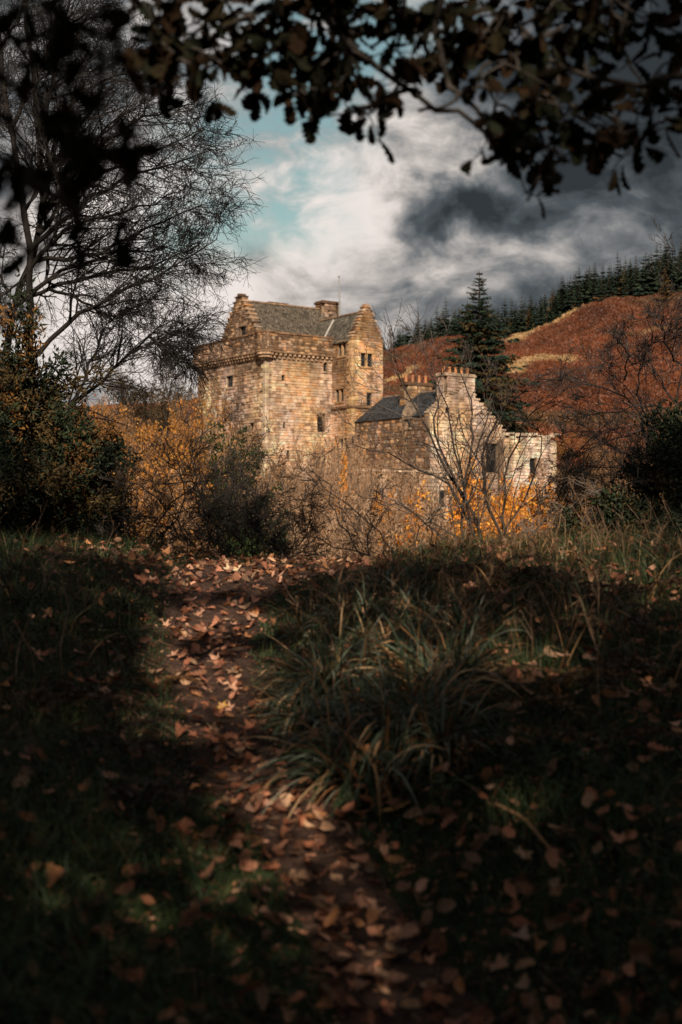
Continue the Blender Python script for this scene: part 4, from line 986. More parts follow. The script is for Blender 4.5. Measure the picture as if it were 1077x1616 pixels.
def leafy_bush(name, label, centre, size, rng, n, pal, leaf=.08, width=.5, stems=9, cat='bush', group=None, up=.2, clumps=70):
    """dense bush: stems carrying clumps of separate leaves, uneven outline"""
    c = np.asarray(centre, float); sx, sy, h = size; b = np.array([c[0], c[1], float(H(c[0], c[1]))]); t = thing(name, label, cat, b, group)
    P = []
    for k in range(stems):
        a = rng.uniform(0, 6.28); q = math.sqrt(rng.random()); e = b + [math.cos(a) * q * sx * .8, math.sin(a) * q * sy * .8, h * rng.uniform(.55, .95) * (1 - .35 * q * q)]
        P.append(poly([b + [math.cos(a) * .1 * sx, math.sin(a) * .1 * sy, -.2], (b + e) / 2 + rng.normal(0, .08 * h, 3), e], 8)[0])
    P = np.array(P); R = taper(P, .02 * h / 2, .006); mb = MB(); tubes(mb, P, R, 5, (.05, .04, .03), .2, rng); mb.build('stems', M['bark'], t)
    a, ar = grow(P, R, 12, .2, 1, (.4, 1.1), .40, 4, .18, (0, 0, .08), .5, .004, rng); mb = MB(); tubes(mb, a, ar, 3, (.05, .04, .03), .2, rng)
    m = n; i = rng.integers(0, len(a), m); k = rng.integers(1, 4, m); ctint = pick(pal, len(a), rng, .3)
    leaf_cards(mb, a[i, k] + rng.normal(0, leaf * .9, (m, 3)), rng.normal(0, 1, (m, 3)) + [0, 0, up] + (a[i, k] - (b + [0, 0, h * .4])) * .5, leaf * rng.uniform(.6, 1.3, m), width, ctint[i] * rng.uniform(.6, 1.4, (m, 1)), rng)
    mb.build('foliage', M['leaf'], t, kind='stuff'); return t
EVG = ((.020, .030, .012), (.026, .036, .014), (.016, .022, .010), (.07, .045, .014))
def build_bushes():
    rng = np.random.default_rng(71)
    leafy_bush('evergreen_bush', 'large dark evergreen bush with bronze-tipped leaves at the left edge', (at(40, 800, 15)[0], 15, 0), (1.25, 1.0, 3.2), rng, 34000, EVG + ((.14, .065, .015),), .085, .36, 16)
    leafy_bush('evergreen_bush', 'lower dark evergreen bush in front of the large one at the left edge', (at(20, 850, 13.5)[0] - .3, 13.5, 0), (1.0, .8, 1.5), rng, 12000, EVG, .08, .36, 11)
    leafy_bush('evergreen_bush', 'bronze-edged evergreen bush just right of the large dark one', (at(125, 800, 16)[0], 16, 0), (.6, .6, 2.45), rng, 14000, EVG + ((.20, .085, .015), (.16, .07, .015)), .085, .36, 9)
    # dark bushes at the right, in the shade
    leafy_bush('dark_bush', 'tall dark bush at the right edge below the hill', (at(1075, 800, 15.5)[0] + .2, 15.5, 0), (1.2, .9, 2.5), rng, 24000, EVG, .08, .4, 13)
    leafy_bush('dark_bush', 'dark bush right of the orange shrubs on the crest', (at(985, 860, 17)[0], 17, 0), (1.05, .7, 1.8), rng, 17000, EVG + ((.16, .06, .012),), .075, .4, 10)
    leafy_bush('dark_bush', 'low dark bush behind the crest near the right edge', (at(1000, 880, 13.6)[0], 13.6, 0), (1.0, .6, .62), rng, 10000, EVG, .07, .4, 9)
    leafy_bush('dark_bush', 'far dark bush right of the ruined turret', (at(930, 790, 48)[0], 48, 0), (1.9, 2.0, at(0, 752, 48)[2] - float(H(9.3, 48))), rng, 15000, EVG, .16, .5, 14)
    leafy_bush('dark_bush', 'far dark bush mass at the right below the hill', (at(1040, 760, 40)[0], 40, 0), (2.3, 2.0, at(0, 722, 40)[2] - float(H(10, 40))), rng, 18000, EVG, .15, .5, 14)
build_bushes()

def traced_shrub(name, label, base_px, Y, stems, rng, tint, r0, lv, rmin, trop=(0, 0, .02), cat='shrub', wig=.02, ang=(.3, .9), ratios=(.5, .5, .5), depth=.5):
    b = at(base_px[0], base_px[1], Y); b[2] = float(H(b[0], Y)); t = thing(name, label, cat, b)
    P, R = [], []
    for s in stems:
        d = rng.normal(0, depth); n = len(s); P.append(px_curve([(x, y, Y + d * i / max(n - 1, 1)) for i, (x, y) in enumerate(s)], Y, 12, wig, rng)[0])
        ln = np.linalg.norm(np.diff(P[-1], axis=0), axis=1).sum(); R.append(np.linspace(r0 * (.5 + .25 * ln), rmin * 1.2, 12))
        mb = MB(); tubes(mb, P[-1][None], R[-1][None], 6, tint, .15, rng); mb.build('stem', M['bark'], t, smooth=True)
    P, R = np.array(P), np.array(R); mb = MB(); lev = (P, R)
    for n, ra in zip(lv, ratios):
        lev = grow(*lev, n, .15, 1, ang, ra, 6, .13, trop, .6, rmin, rng, lmin=.12); tubes(mb, *lev, 3, tint, .35, rng)
    # buds at the tips
    mb.build('twigs', M['twig'], t, kind='stuff'); return t
def build_shrubs():
    rng = np.random.default_rng(81)
    SHRUB_BARK = (.062, .048, .040)  # the bare shrub's own bark colour
    traced_shrub('bare_shrub', 'bare branching shrub rising in front of the hall range', (775, 925), 15.5, [
        [(785, 935), (765, 880), (740, 800), (700, 730), (655, 640), (615, 560), (608, 535)], [(770, 930), (755, 860), (735, 790), (722, 700), (700, 640), (675, 585)], [(790, 935), (800, 860), (795, 790), (806, 720), (835, 655), (870, 632)],
        [(778, 920), (790, 850), (830, 790), (852, 720), (850, 670)], [(762, 890), (715, 780), (655, 735), (600, 712), (556, 700)], [(735, 790), (745, 700), (740, 630), (722, 575)], [(790, 900), (840, 840), (880, 790), (905, 720), (940, 690)],
        [(765, 880), (700, 850), (640, 800), (590, 790)], [(800, 860), (760, 760), (770, 690), (800, 640), (850, 600), (866, 590)], [(795, 930), (850, 880), (900, 850), (960, 830)], [(740, 800), (690, 690), (690, 620), (668, 550)], [(780, 930), (735, 870), (730, 780), (760, 690), (775, 640)]],
        rng, SHRUB_BARK, .019, (8, 5, 3), .0042, depth=.35)
    traced_shrub('bare_shrub', 'thin pale-twigged shrub leaning over the crest in the middle', (640, 910), 13.5, [
        [(660, 925), (620, 870), (580, 820), (552, 800), (515, 770), (500, 755)], [(655, 925), (575, 875), (520, 860), (450, 822), (420, 822)], [(600, 910), (560, 860), (520, 790), (518, 760), (470, 758)], [(600, 915), (640, 870), (680, 820), (740, 790), (750, 770)],
        [(590, 915), (583, 860), (587, 800), (600, 760)], [(640, 920), (700, 895), (760, 870), (820, 880)], [(560, 912), (510, 885), (470, 888), (430, 900)], [(690, 915), (680, 860), (690, 800), (700, 760)], [(620, 915), (560, 880), (500, 880), (470, 860)]],
        rng, (.17, .14, .115), .011, (6, 4, 2), .0034, depth=.3)
    traced_shrub('bare_shrub', 'low tangle of pale thin twigs at the crest right of centre', (880, 905), 14.0, [
        [(900, 915), (860, 880), (820, 860), (780, 865)], [(880, 915), (890, 860), (920, 830), (950, 815)], [(860, 915), (840, 860), (860, 820), (900, 800)], [(920, 915), (930, 860), (900, 830), (850, 840)], [(840, 915), (880, 880), (930, 880), (980, 850)], [(870, 915), (820, 890), (780, 900)], [(910, 915), (960, 870), (980, 800), (950, 780)]],
        rng, (.15, .12, .10), .009, (8, 6, 3), .0032, depth=.3, ang=(.4, 1.3), trop=(0, 0, -.04))
    traced_shrub('dark_shrub', 'dark tangled bare shrub on the crest left of the path', (330, 890), 15.0, [
        [(225, 895), (230, 856), (273, 796), (312, 753), (303, 719), (316, 689), (354, 660), (372, 648)], [(330, 895), (322, 800), (312, 757), (256, 766), (183, 723)], [(130, 850), (150, 822), (239, 817), (299, 804), (350, 790)], [(400, 895), (390, 840), (350, 800), (330, 760), (340, 740)],
        [(360, 895), (400, 830), (440, 810), (480, 800)], [(300, 895), (290, 840), (240, 780), (200, 760), (160, 765)], [(420, 895), (430, 850), (410, 790), (380, 740), (375, 700)], [(280, 895), (340, 850), (390, 820), (440, 850)], [(340, 895), (370, 800), (385, 730), (400, 690)],
        [(240, 895), (200, 840), (170, 790), (160, 700)], [(260, 895), (262, 840), (290, 790), (280, 730), (262, 690)], [(390, 898), (350, 860), (300, 850), (250, 860)], [(410, 898), (455, 870), (480, 850), (490, 820)]],
        rng, (.045, .034, .028), .013, (9, 7, 4), .0038, depth=.5, ang=(.3, 1.1))
    traced_shrub('dark_shrub', 'dark low tangle of twigs on the crest just left of the path top', (380, 890), 14.0, [
        [(370, 900), (400, 860), (430, 840), (462, 838)], [(400, 900), (380, 860), (350, 830), (310, 820)], [(420, 900), (440, 880), (470, 875), (490, 860)], [(340, 898), (330, 860), (350, 820), (390, 800)], [(390, 900), (410, 850), (405, 800), (430, 770)], [(300, 895), (270, 870), (220, 850), (190, 850)], [(360, 898), (320, 870), (280, 850), (250, 820)]],
        rng, (.040, .031, .026), .010, (11, 8, 4), .0034, depth=.4, ang=(.4, 1.3), trop=(0, 0, -.02))
    traced_shrub('dark_shrub', 'dark twiggy shrub right of the orange shrubs on the crest', (930, 900), 16.0, [
        [(900, 905), (905, 840), (890, 780), (900, 730)], [(930, 905), (940, 830), (960, 760), (950, 700)], [(960, 905), (980, 830), (1010, 770), (1040, 720)], [(990, 905), (1000, 820), (985, 740), (990, 680)], [(1020, 905), (1050, 820), (1070, 740)], [(940, 905), (900, 860), (870, 800), (875, 770)], [(970, 905), (930, 850), (920, 790), (925, 750)], [(1040, 905), (1020, 840), (1030, 770), (1020, 710)]],
        rng, (.034, .028, .024), .012, (10, 7, 4), .0036, depth=.5, ang=(.3, 1.1))
    # the dark tree at the right edge, arms reaching left
    traced_shrub('dark_tree', 'dark bare tree at the right edge reaching its arms left across the hill', (1035, 900), 17.0, [
        [(1040, 915), (1036, 800), (1030, 720), (1015, 650), (985, 600), (955, 585)], [(1045, 915), (1060, 760), (1070, 650), (1085, 540), (1095, 440)], [(1062, 700), (1010, 680), (980, 690), (900, 720), (868, 740)], [(1030, 720), (1000, 640), (930, 606), (862, 626)], [(1066, 650), (1030, 640), (970, 650), (903, 662)],
        [(1040, 830), (1000, 790), (940, 790), (880, 810)], [(1050, 780), (1020, 745), (960, 735), (915, 745)], [(1015, 650), (1010, 590), (1030, 540), (1020, 500)], [(1062, 720), (1000, 720), (940, 690), (890, 690)], [(985, 600), (990, 560), (970, 530)], [(1070, 650), (1040, 590), (1000, 560), (960, 570)], [(1040, 840), (980, 850), (920, 860), (880, 900)], [(1060, 740), (1000, 760), (930, 800), (890, 790)], [(1080, 580), (1050, 540), (1045, 500)]],
        rng, (.034, .028, .025), .016, (12, 7, 4), .0040, depth=.7, cat='tree')
build_shrubs()

# ------------------------------------------------------------------ the oaks whose boughs hang over the viewer
def oak_outline():
    t = np.array([0, .06, .16, .26, .36, .46, .56, .66, .76, .86, .95, 1.0]); w = np.array([.012, .03, .13, .10, .22, .15, .27, .18, .28, .19, .15, .0]); return t, w
def leaf_mesh(name, t, w, curl=.25, fold=.12, tint=(.2, .1, .04), rng=RNG, twist=0.0):
    """one lobed leaf, 1 unit long along +X, folded at the midrib and curled"""
    n = len(t); V = []
    for a, b in zip(t, w):
        z = curl * (a - .45) ** 2 * 1.4; j = rng.uniform(.85, 1.15, 2); tw = twist * (a - .4)
        V += [(a, b * j[0], z + fold * b * 1.5 + tw * b), (a, 0, z), (a, -b * j[1], z + fold * b * 1.5 - tw * b)]
    i = np.arange(n - 1) * 3; Fq = np.concatenate([np.stack([i, i + 1, i + 4, i + 3], 1), np.stack([i + 1, i + 2, i + 5, i + 4], 1)])
    mb = MB(); mb.add(np.array(V), Fq, np.array(tint)); return mb.mesh(name, True)
def leaf_arrays(me):
    V = np.zeros(len(me.vertices) * 3); me.vertices.foreach_get('co', V); V = V.reshape(-1, 3)
    L = np.zeros(len(me.loops), int); me.loops.foreach_get('vertex_index', L)
    return V, L
def rot_from(D, Un):
    X = nrm(D); Z = nrm(Un - (Un * X).sum(-1, keepdims=True) * X); Y_ = np.cross(Z, X); return np.stack([X, Y_, Z], -1)
def stamp(mb, me, P, Rm, S, tints):
    """many copies of one small mesh joined into a single 'stuff' mesh"""
    V, L = leaf_arrays(me); n = len(P); k = len(V)
    tot = np.array([p.loop_total for p in me.polygons]); 
    W_ = np.einsum('nij,kj->nki', Rm, V) * np.asarray(S)[:, None, None] + P[:, None]
    assert (tot == tot[0]).all(); Fq = L.reshape(-1, tot[0]); FF = (np.arange(n) * k)[:, None, None] + Fq[None]
    mb.add(W_, FF.reshape(-1, tot[0]), np.repeat(tints, len(Fq), 0))

def canopy_ok(P):
    """the crowns arch over the viewer: their lower edge climbs with distance, so the view under them stays open"""
    y = P[:, 1]; edge = EYE + 1.0 + .52 * np.maximum(y, -1.0)
    wide = np.abs(P[:, 0]) > 1.3 + .40 * np.maximum(y, 0)
    return (P[:, 2] > edge) | (wide & (y < 9)) | (y < -.8)
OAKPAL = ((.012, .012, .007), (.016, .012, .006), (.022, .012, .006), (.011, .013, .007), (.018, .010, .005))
def build_oak(name, label, trunk_pts, limbs, spray_limbs, clusters, rng, n_canopy, leaf_len, n_single, spread, gap_fn=None):
    b = np.array(trunk_pts[0]); t = thing(name, label, 'tree', b)
    P = poly(trunk_pts, 14, .02, rng); R = taper(P, .30, .14); R[0, 0] *= 1.3; mb = MB(); tubes(mb, P, R, 12, (.06, .05, .042), .1, rng); mb.build('trunk', M['bark'], t, smooth=True)
    LP, LR = [], []
    for l in limbs:
        p = poly(l, 12, .06, rng); r = taper(p, .10, .025); LP.append(p[0]); LR.append(r[0]); mb = MB(); tubes(mb, p, r, 7, (.055, .045, .038), .1, rng); mb.build('limb', M['bark'], t, smooth=True)
    SP = []
    for l, r0, r1 in spray_limbs:
        p = poly(l, 14, .008, rng); r = taper(p, r0, r1); SP.append(p[0]); mb = MB(); tubes(mb, p, r, 7, (.05, .042, .036), .1, rng); mb.build('branch', M['bark'], t, smooth=True)
    SP = np.array(SP); meshes = []
    ot, ow = oak_outline()
    for k in range(6):
        c = np.array(OAKPAL[k % len(OAKPAL)]); me = leaf_mesh('leaf', ot, ow * rng.uniform(.85, 1.15), rng.uniform(-.3, .5), rng.uniform(.05, .3), c, rng, rng.uniform(-.4, .4)); me.materials.append(M['oak_leaf']); meshes.append(me)
    # hanging sprays of leaves on twigs from the nearest bough
    pool = SP.reshape(-1, 3); mb = MB(); Lp, Ld = [], []
    for c, rad, n in clusters:
        c = np.asarray(c, float); q = pool[np.argmin(np.linalg.norm(pool - c, axis=1) + .15 * rng.random(len(pool)))]
        tw = poly([q, (q + c) / 2 + rng.normal(0, .03, 3) + [0, 0, .02], c], 6); tubes(mb, tw, taper(tw, .0075, .004), 4, (.045, .035, .03), .1, rng)
        m = max(2, n // 5); e = c + rng.normal(0, 1, (m, 3)) * rad
        for x in e:
            s = tw[0, rng.integers(2, 6)]; k2 = poly([s, (s + x) / 2 + rng.normal(0, .015, 3), x], 4); tubes(mb, k2, taper(k2, .004, .0022), 3, (.045, .035, .03), .1, rng)
            for z in range(max(1, round(n / m))):
                u = rng.uniform(.35, 1); Lp.append(s + (x - s) * u); Ld.append(nrm(x - s) * .5 + rng.normal(0, .55, 3) + [0, 0, -.35])
    mb.build('twigs', M['twig'], t, kind='stuff')
    Lp, Ld = np.array(Lp), np.array(Ld); Rm = rot_from(Ld, rng.normal(0, 1, (len(Lp), 3)) + [0, -.3, .6]); S = leaf_len * rng.uniform(.7, 1.2, len(Lp))
    px = 538.5 + Lp[:, 0] / Lp[:, 1] * F; py = 808 - (Lp[:, 2] - EYE) / Lp[:, 1] * F; inside = (px > -20) & (px < 1097) & (py > -20)
    order = np.argsort(~inside * 1e6 + Lp[:, 1] / S); tr = order[:n_single]; rest = order[n_single:]
    for i in tr:
        o = link('leaf', meshes[rng.integers(len(meshes))]); attach(o, t); m = Matrix(Rm[i].tolist()).to_4x4() @ Matrix.Diagonal((S[i], S[i], S[i], 1)); m.translation = Vector(Lp[i]); o.matrix_basis = m
    mb = MB()
    if len(rest):
        for k in range(6):
            s = rest[k::6]
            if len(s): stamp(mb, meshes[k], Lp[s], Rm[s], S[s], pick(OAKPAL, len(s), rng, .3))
    # the unseen crown overhead and behind the viewer, thickened to shade the foreground
    a, ar = grow(np.array(LP), np.array(LR), 14, .15, 1, (.4, 1.1), .5, 5, .15, (0, 0, .03), .5, .012, rng); c2, cr = grow(a, ar, 9, .2, 1, (.4, 1.1), .5, 4, .15, (0, 0, .0), .5, .006, rng)
    ok = canopy_ok(a[:, -1]) & canopy_ok(a[:, 2]); mbt = MB(); tubes(mbt, a[ok], ar[ok], 4, (.05, .042, .036), .2, rng); ok2 = canopy_ok(c2[:, -1]) & canopy_ok(c2[:, 0]); c2, cr = c2[ok2], cr[ok2]; tubes(mbt, c2, cr, 3, (.05, .042, .036), .2, rng); mbt.build('boughs', M['bark'], t, kind='stuff')
    i = rng.integers(0, len(c2), n_canopy); k = rng.integers(0, 4, n_canopy); Pc = c2[i, k] + rng.normal(0, spread, (n_canopy, 3)); keep = canopy_ok(Pc)
    if gap_fn is not None: keep &= ~gap_fn(Pc, rng)
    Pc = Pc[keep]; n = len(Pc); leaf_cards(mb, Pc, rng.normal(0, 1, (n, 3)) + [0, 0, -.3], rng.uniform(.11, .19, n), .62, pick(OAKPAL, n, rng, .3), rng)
    mb.build('crown', M['oak_leaf'], t, kind='stuff'); return t
def sun_gap(P, rng):
    """openings cut in the crowns along sun rays to light path, crest and banks"""
    out = np.zeros(len(P), bool)
    for (x, y, r, pr) in GAPS:
        z = float(H(x, y)); s = (P[:, 1] - y) / SUN[1]; cx = x + SUN[0] * s; cz = z + SUN[2] * s
        d = np.hypot(P[:, 0] - cx, (P[:, 2] - cz)); out |= (s > 0) & (rng.random(len(P)) < pr * (1 - sstep(.65 * r, 1.55 * r, d)))
    return out
GAPS = [(-.5, 11.6, .95, 1.0), (-.9, 10.4, .6, 1.0), (-.82, 8.9, .48, 1.0), (-.75, 7.8, .54, 1.0), (-.64, 6.9, .50, 1.0), (-.34, 5.9, .40, .97), (.25, 7.0, .42, .95), (.35, 8.1, .40, .95), (-1.9, 11.6, .6, .9), (.9, 9.0, .35, .9), (.28, 6.05, .26, .95), (1.5, 7.6, .3, .85), (1.1, 11.4, .3, .6), (2.1, 8.4, .25, .8), (1.15, 6.5, .25, .8), (1.3, 7.9, .38, .8), (1.0, 7.1, .35, .8), (1.7, 6.6, .25, .65), (1.9, 9.0, .25, .6), (.75, 5.3, .22, .8), (-2.2, 9.9, .3, .6), (-2.6, 10.9, .4, .7), (-1.6, 9.2, .22, .6), (-.08, 5.15, .30, .6), (.12, 4.5, .24, .22), (-1.7, 8.0, .22, .55), (-1.3, 6.5, .22, .55), (-2.3, 8.8, .22, .55), (-1.9, 7.0, .16, .5), (.6, 10.4, .45, .7), (.2, 9.7, .4, .7), (1.0, 9.9, .35, .55), (1.0, 5.9, .2, .6), (1.6, 5.4, .18, .5), (2.4, 7.4, .2, .5), (-2.9, 8.1, .2, .4), (-1.2, 8.3, .2, .5)]
def build_oaks():
    rng = np.random.default_rng(91); Y = 4.6
    w = lambda px, py, y=Y: at(px, py, y)
    sprays = [([(2.3, 2.0, 4.6), (1.7, 3.6, 4.2), w(840, -60), w(700, -20, 4.5)], .045, .018), ([w(430, -60, 4.7), w(500, 10), w(571, 87), w(630, 133), w(680, 171), w(730, 183), w(785, 219)], .016, .008), ([w(700, -20, 4.5), w(690, 60), w(713, 133), w(755, 175), w(788, 221), w(850, 270), w(838, 318)], .014, .005), ([w(720, 160), w(750, 130), w(785, 85), w(810, 20)], .009, .006),
              ([w(1150, 110, 4.3), w(1067, 124, 4.3), w(996, 134), w(930, 121), w(871, 96), w(820, 40)], .014, .008), ([w(540, 55), w(596, 50), w(680, 52), w(763, 54), w(860, 30)], .010, .007), ([w(660, 175), w(706, 165), w(740, 140), w(790, 130)], .007, .004), ([w(628, 136), w(600, 160), w(560, 170), w(520, 190)], .007, .004),
              ([w(700, -20, 4.5), w(560, -20), w(430, 10), w(350, 40)], .016, .008), ([w(350, -30, 4.8), w(320, 40), w(280, 90), w(240, 120)], .010, .005), ([w(820, 40), w(880, 130), w(920, 190), w(990, 230)], .009, .004), ([w(1000, -40), w(980, 60), w(1010, 140), w(1030, 200)], .009, .004), ([w(350, -40, 4.8), w(260, 0), w(200, 10)], .008, .004), ([w(440, 20), w(470, 100), w(490, 150), w(488, 190)], .007, .003), ([w(855, 150), w(830, 130), w(800, 60)], .007, .005)]
    CL = []
    def cl(px, py, n, rx=30, y=None): CL.append((w(px, py, (y or Y) + rng.normal(0, .12)), rx / F * Y, int(n * 1.25)))
    for px, py, n in ((345, 20, 16), (375, 60, 18), (350, 100, 16), (400, 25, 16), (395, 105, 14), (430, 60, 16), (440, 15, 15), (470, 40, 16), (475, 85, 13), (510, 20, 14), (515, 60, 14), (520, 100, 10), (555, 30, 12), (560, 75, 10), (590, 95, 8), (545, 110, 8), (460, 115, 8), (600, 30, 6), (640, 25, 10), (680, 20, 14), (720, 20, 16), (760, 25, 16), (700, 70, 12), (735, 95, 12), (690, 110, 8), (660, 115, 7), (640, 90, 6), (660, 140, 5), (800, 20, 15), (840, 30, 15), (880, 20, 15), (800, 70, 13), (840, 70, 12), (880, 60, 12), (920, 30, 13), (960, 20, 14), (1000, 20, 12), (1040, 10, 8), (920, 80, 8), (960, 70, 9), (985, 95, 7), (860, 105, 8), (800, 105, 7),
                     (485, 150, 6), (490, 190, 5), (505, 135, 5), (545, 175, 5), (585, 170, 5), (575, 190, 4), (620, 160, 3), (770, 140, 4), (790, 165, 8), (800, 200, 9), (830, 210, 9), (820, 180, 7), (780, 235, 4), (800, 250, 5), (855, 165, 7), (885, 175, 8), (870, 205, 8), (905, 210, 8), (900, 240, 8), (935, 190, 7), (945, 160, 7), (960, 220, 7), (985, 200, 6), (1000, 235, 5), (985, 160, 5), (1005, 175, 5), (880, 275, 4), (930, 245, 5), (830, 305, 4), (845, 262, 3), (1060, 100, 6), (1075, 150, 6), (1070, 185, 4), (1085, 60, 6),
                     (215, 10, 7), (245, 40, 6), (265, 15, 6), (280, 60, 6), (230, 75, 5), (300, 100, 7), (290, 140, 9), (250, 145, 8), (275, 110, 6), (240, 110, 5), (320, 130, 8), (220, 150, 4), (310, 20, 5)):
        cl(px, py, n)
    limbs = [[(2.9, -1.2, 3.6), (2.6, 1.0, 4.7), (1.6, 3.6, 5.4), (.4, 6.0, 6.6)], [(2.9, -1.2, 3.8), (1.2, -1.5, 5.6), (-.6, -1.8, 6.6), (-2.2, -2.4, 7.2)], [(2.9, -1.3, 4.0), (4.2, .8, 5.6), (4.8, 3.2, 6.8), (4.6, 5.6, 7.8)], [(2.9, -1.3, 4.2), (3.0, -3.5, 6.2), (2.4, -6.0, 7.4)], [(2.9, -1.3, 4.4), (1.6, 0.2, 6.6), (.2, 2.0, 8.2)], [(2.9, -1.4, 4.4), (4.8, -2.4, 6.4), (6.4, -3.6, 7.4)], [(2.9, -1.4, 4.6), (2.2, -3.0, 7.2), (.4, -5.0, 8.8)], [(2.9, -1.3, 3.1), (1.7, -2.2, 3.9), (.2, -3.2, 4.5)], [(2.9, -1.3, 3.0), (3.4, -3.2, 3.6), (3.0, -5.2, 4.2)], [(2.9, -1.2, 3.4), (4.0, 1.2, 4.2), (4.4, 3.8, 4.6), (4.2, 6.4, 5.0)]]  # low rear limbs are added out of view to shade the near ground
    build_oak('oak_tree', 'oak whose dark leafy boughs hang across the top of the view', [(2.9, -1.5, -1.2), (3.0, -1.4, 1.2), (2.85, -1.3, 3.2), (2.9, -1.3, 4.8)], limbs, sprays, CL, rng, 66000, .105, 290, .28, sun_gap)
    # second oak at the left: blurred leaf clumps close to the viewer
    Y2 = 2.7; w2 = lambda px, py: at(px, py, Y2); CL = []
    for px, py, n in ((160, 35, 7), (195, 66, 4), (95, 148, 7), (120, 140, 6), (175, 240, 11), (195, 255, 8), (150, 270, 8), (115, 290, 8), (130, 225, 4), (60, 300, 8), (25, 290, 8), (20, 340, 6), (200, 315, 3), (75, 215, 5), (40, 130, 6), (10, 60, 8), (60, 40, 6), (30, 10, 8), (110, 20, 5), (30, 380, 5), (150, 95, 3), (10, 200, 6)):
        CL.append((w2(px, py) + rng.normal(0, .04, 3), 24 / F * Y2, int(n * 1.05)))
    sprays = [([(-1.7, .6, 3.0), (-1.1, 1.6, 2.9), w2(-40, 60), w2(60, 180), w2(130, 250), w2(195, 300)], .016, .004), ([w2(-60, -60), w2(40, 0), w2(110, 25), w2(190, 60)], .010, .003), ([w2(-60, 150), w2(20, 260), w2(60, 300)], .008, .003)]
    limbs = [[(-3.2, -1.0, 3.4), (-2.6, 1.6, 4.9), (-2.4, 4.4, 6.2), (-2.2, 6.4, 7.2)], [(-3.2, -1.0, 3.6), (-1.6, -1.8, 5.6), (0, -2.6, 6.8)], [(-3.2, -1.0, 3.8), (-4.6, 1.4, 5.2), (-5.0, 4.2, 6.2)], [(-3.2, -1.1, 4.2), (-3.0, -3.6, 6.4), (-2.2, -6.0, 7.8)], [(-3.2, -1.0, 4.4), (-2.0, 0.6, 6.6), (-1.0, 2.4, 8.0)], [(-3.2, -1.0, 3.1), (-1.9, -1.8, 3.8), (-.5, -2.5, 4.2)], [(-3.2, -1.1, 3.0), (-2.2, -3.2, 3.8), (-.8, -4.8, 4.6)], [(-3.2, -1.2, 4.4), (-5.2, -2.0, 6.2), (-6.6, -3.0, 7.0)], [(-3.2, -1.0, 3.2), (-3.8, 1.6, 3.9), (-4.3, 4.2, 4.3), (-4.4, 7.0, 4.8)]]  # low limbs reaching behind the viewer are added to block sun
    build_oak('oak_tree', 'second oak at the left whose blurred leaf clumps hang in front of the birch', [(-3.2, -1.2, -1.0), (-3.3, -1.1, 1.4), (-3.2, -1.0, 3.2), (-3.2, -1.0, 4.8)], limbs, sprays, CL, rng, 52000, .085, 150, .28, sun_gap)
build_oaks()
# ------------------------------------------------------------------ the forest floor
def path_d(x, y):
    """signed distance from the path's edge, positive outside"""
    return np.abs(x - np.interp(y, PATH_Y, PATH_X)) - np.interp(y, PATH_Y, PATH_W)
def ground_normal(x, y, e=.05):
    return nrm(np.stack([H(x - e, y) - H(x + e, y), H(x, y - e) - H(x, y + e), np.full(np.shape(x), 2 * e)], -1))
def in_view_points(n, rng, y0, y1, margin=60, pw=1.0):
    y = y0 + (y1 - y0) * rng.random(n) ** pw; px = rng.uniform(-margin, 1077 + margin, n); return (px - 538.5) / F * y, y
def build_grass():
    rng = np.random.default_rng(101); n = 160000
    x, y = in_view_points(n, rng, 3.0, 13.2, 420); pd = path_d(x, y); dens = fbm(x * 1.3 + 4, y * 1.3, 3)
    keep = (pd > rng.uniform(-.06, .10, n)) & (dens > rng.uniform(-.75, .35, n)) & ~((y > 9.6) & (pd < .5) & (rng.random(n) < .55)); x, y = x[keep], y[keep]; pd = pd[keep]; n = len(x)
    P = np.stack([x, y, H(x, y) - .01], 1); D = rng.normal(0, .5, (n, 3)) + [0, 0, 1.0]
    tall = sstep(.05, .8, pd); Ln = rng.uniform(.04, .13, n) + rng.uniform(0, .16, n) * tall
    t = pick(((.032, .060, .018), (.042, .070, .020), (.055, .064, .020), (.13, .08, .03), (.024, .044, .018)), n, rng, .35, [.3, .25, .17, .10, .18])
    mb = MB(); blades(mb, P, D, Ln, rng.uniform(.004, .008, n), rng.uniform(.15, .7, n), t, 4, rng)
    mb.build('grass', M['grass'], kind='stuff', label='short dark green grass on the banks either side of the path')
build_grass()
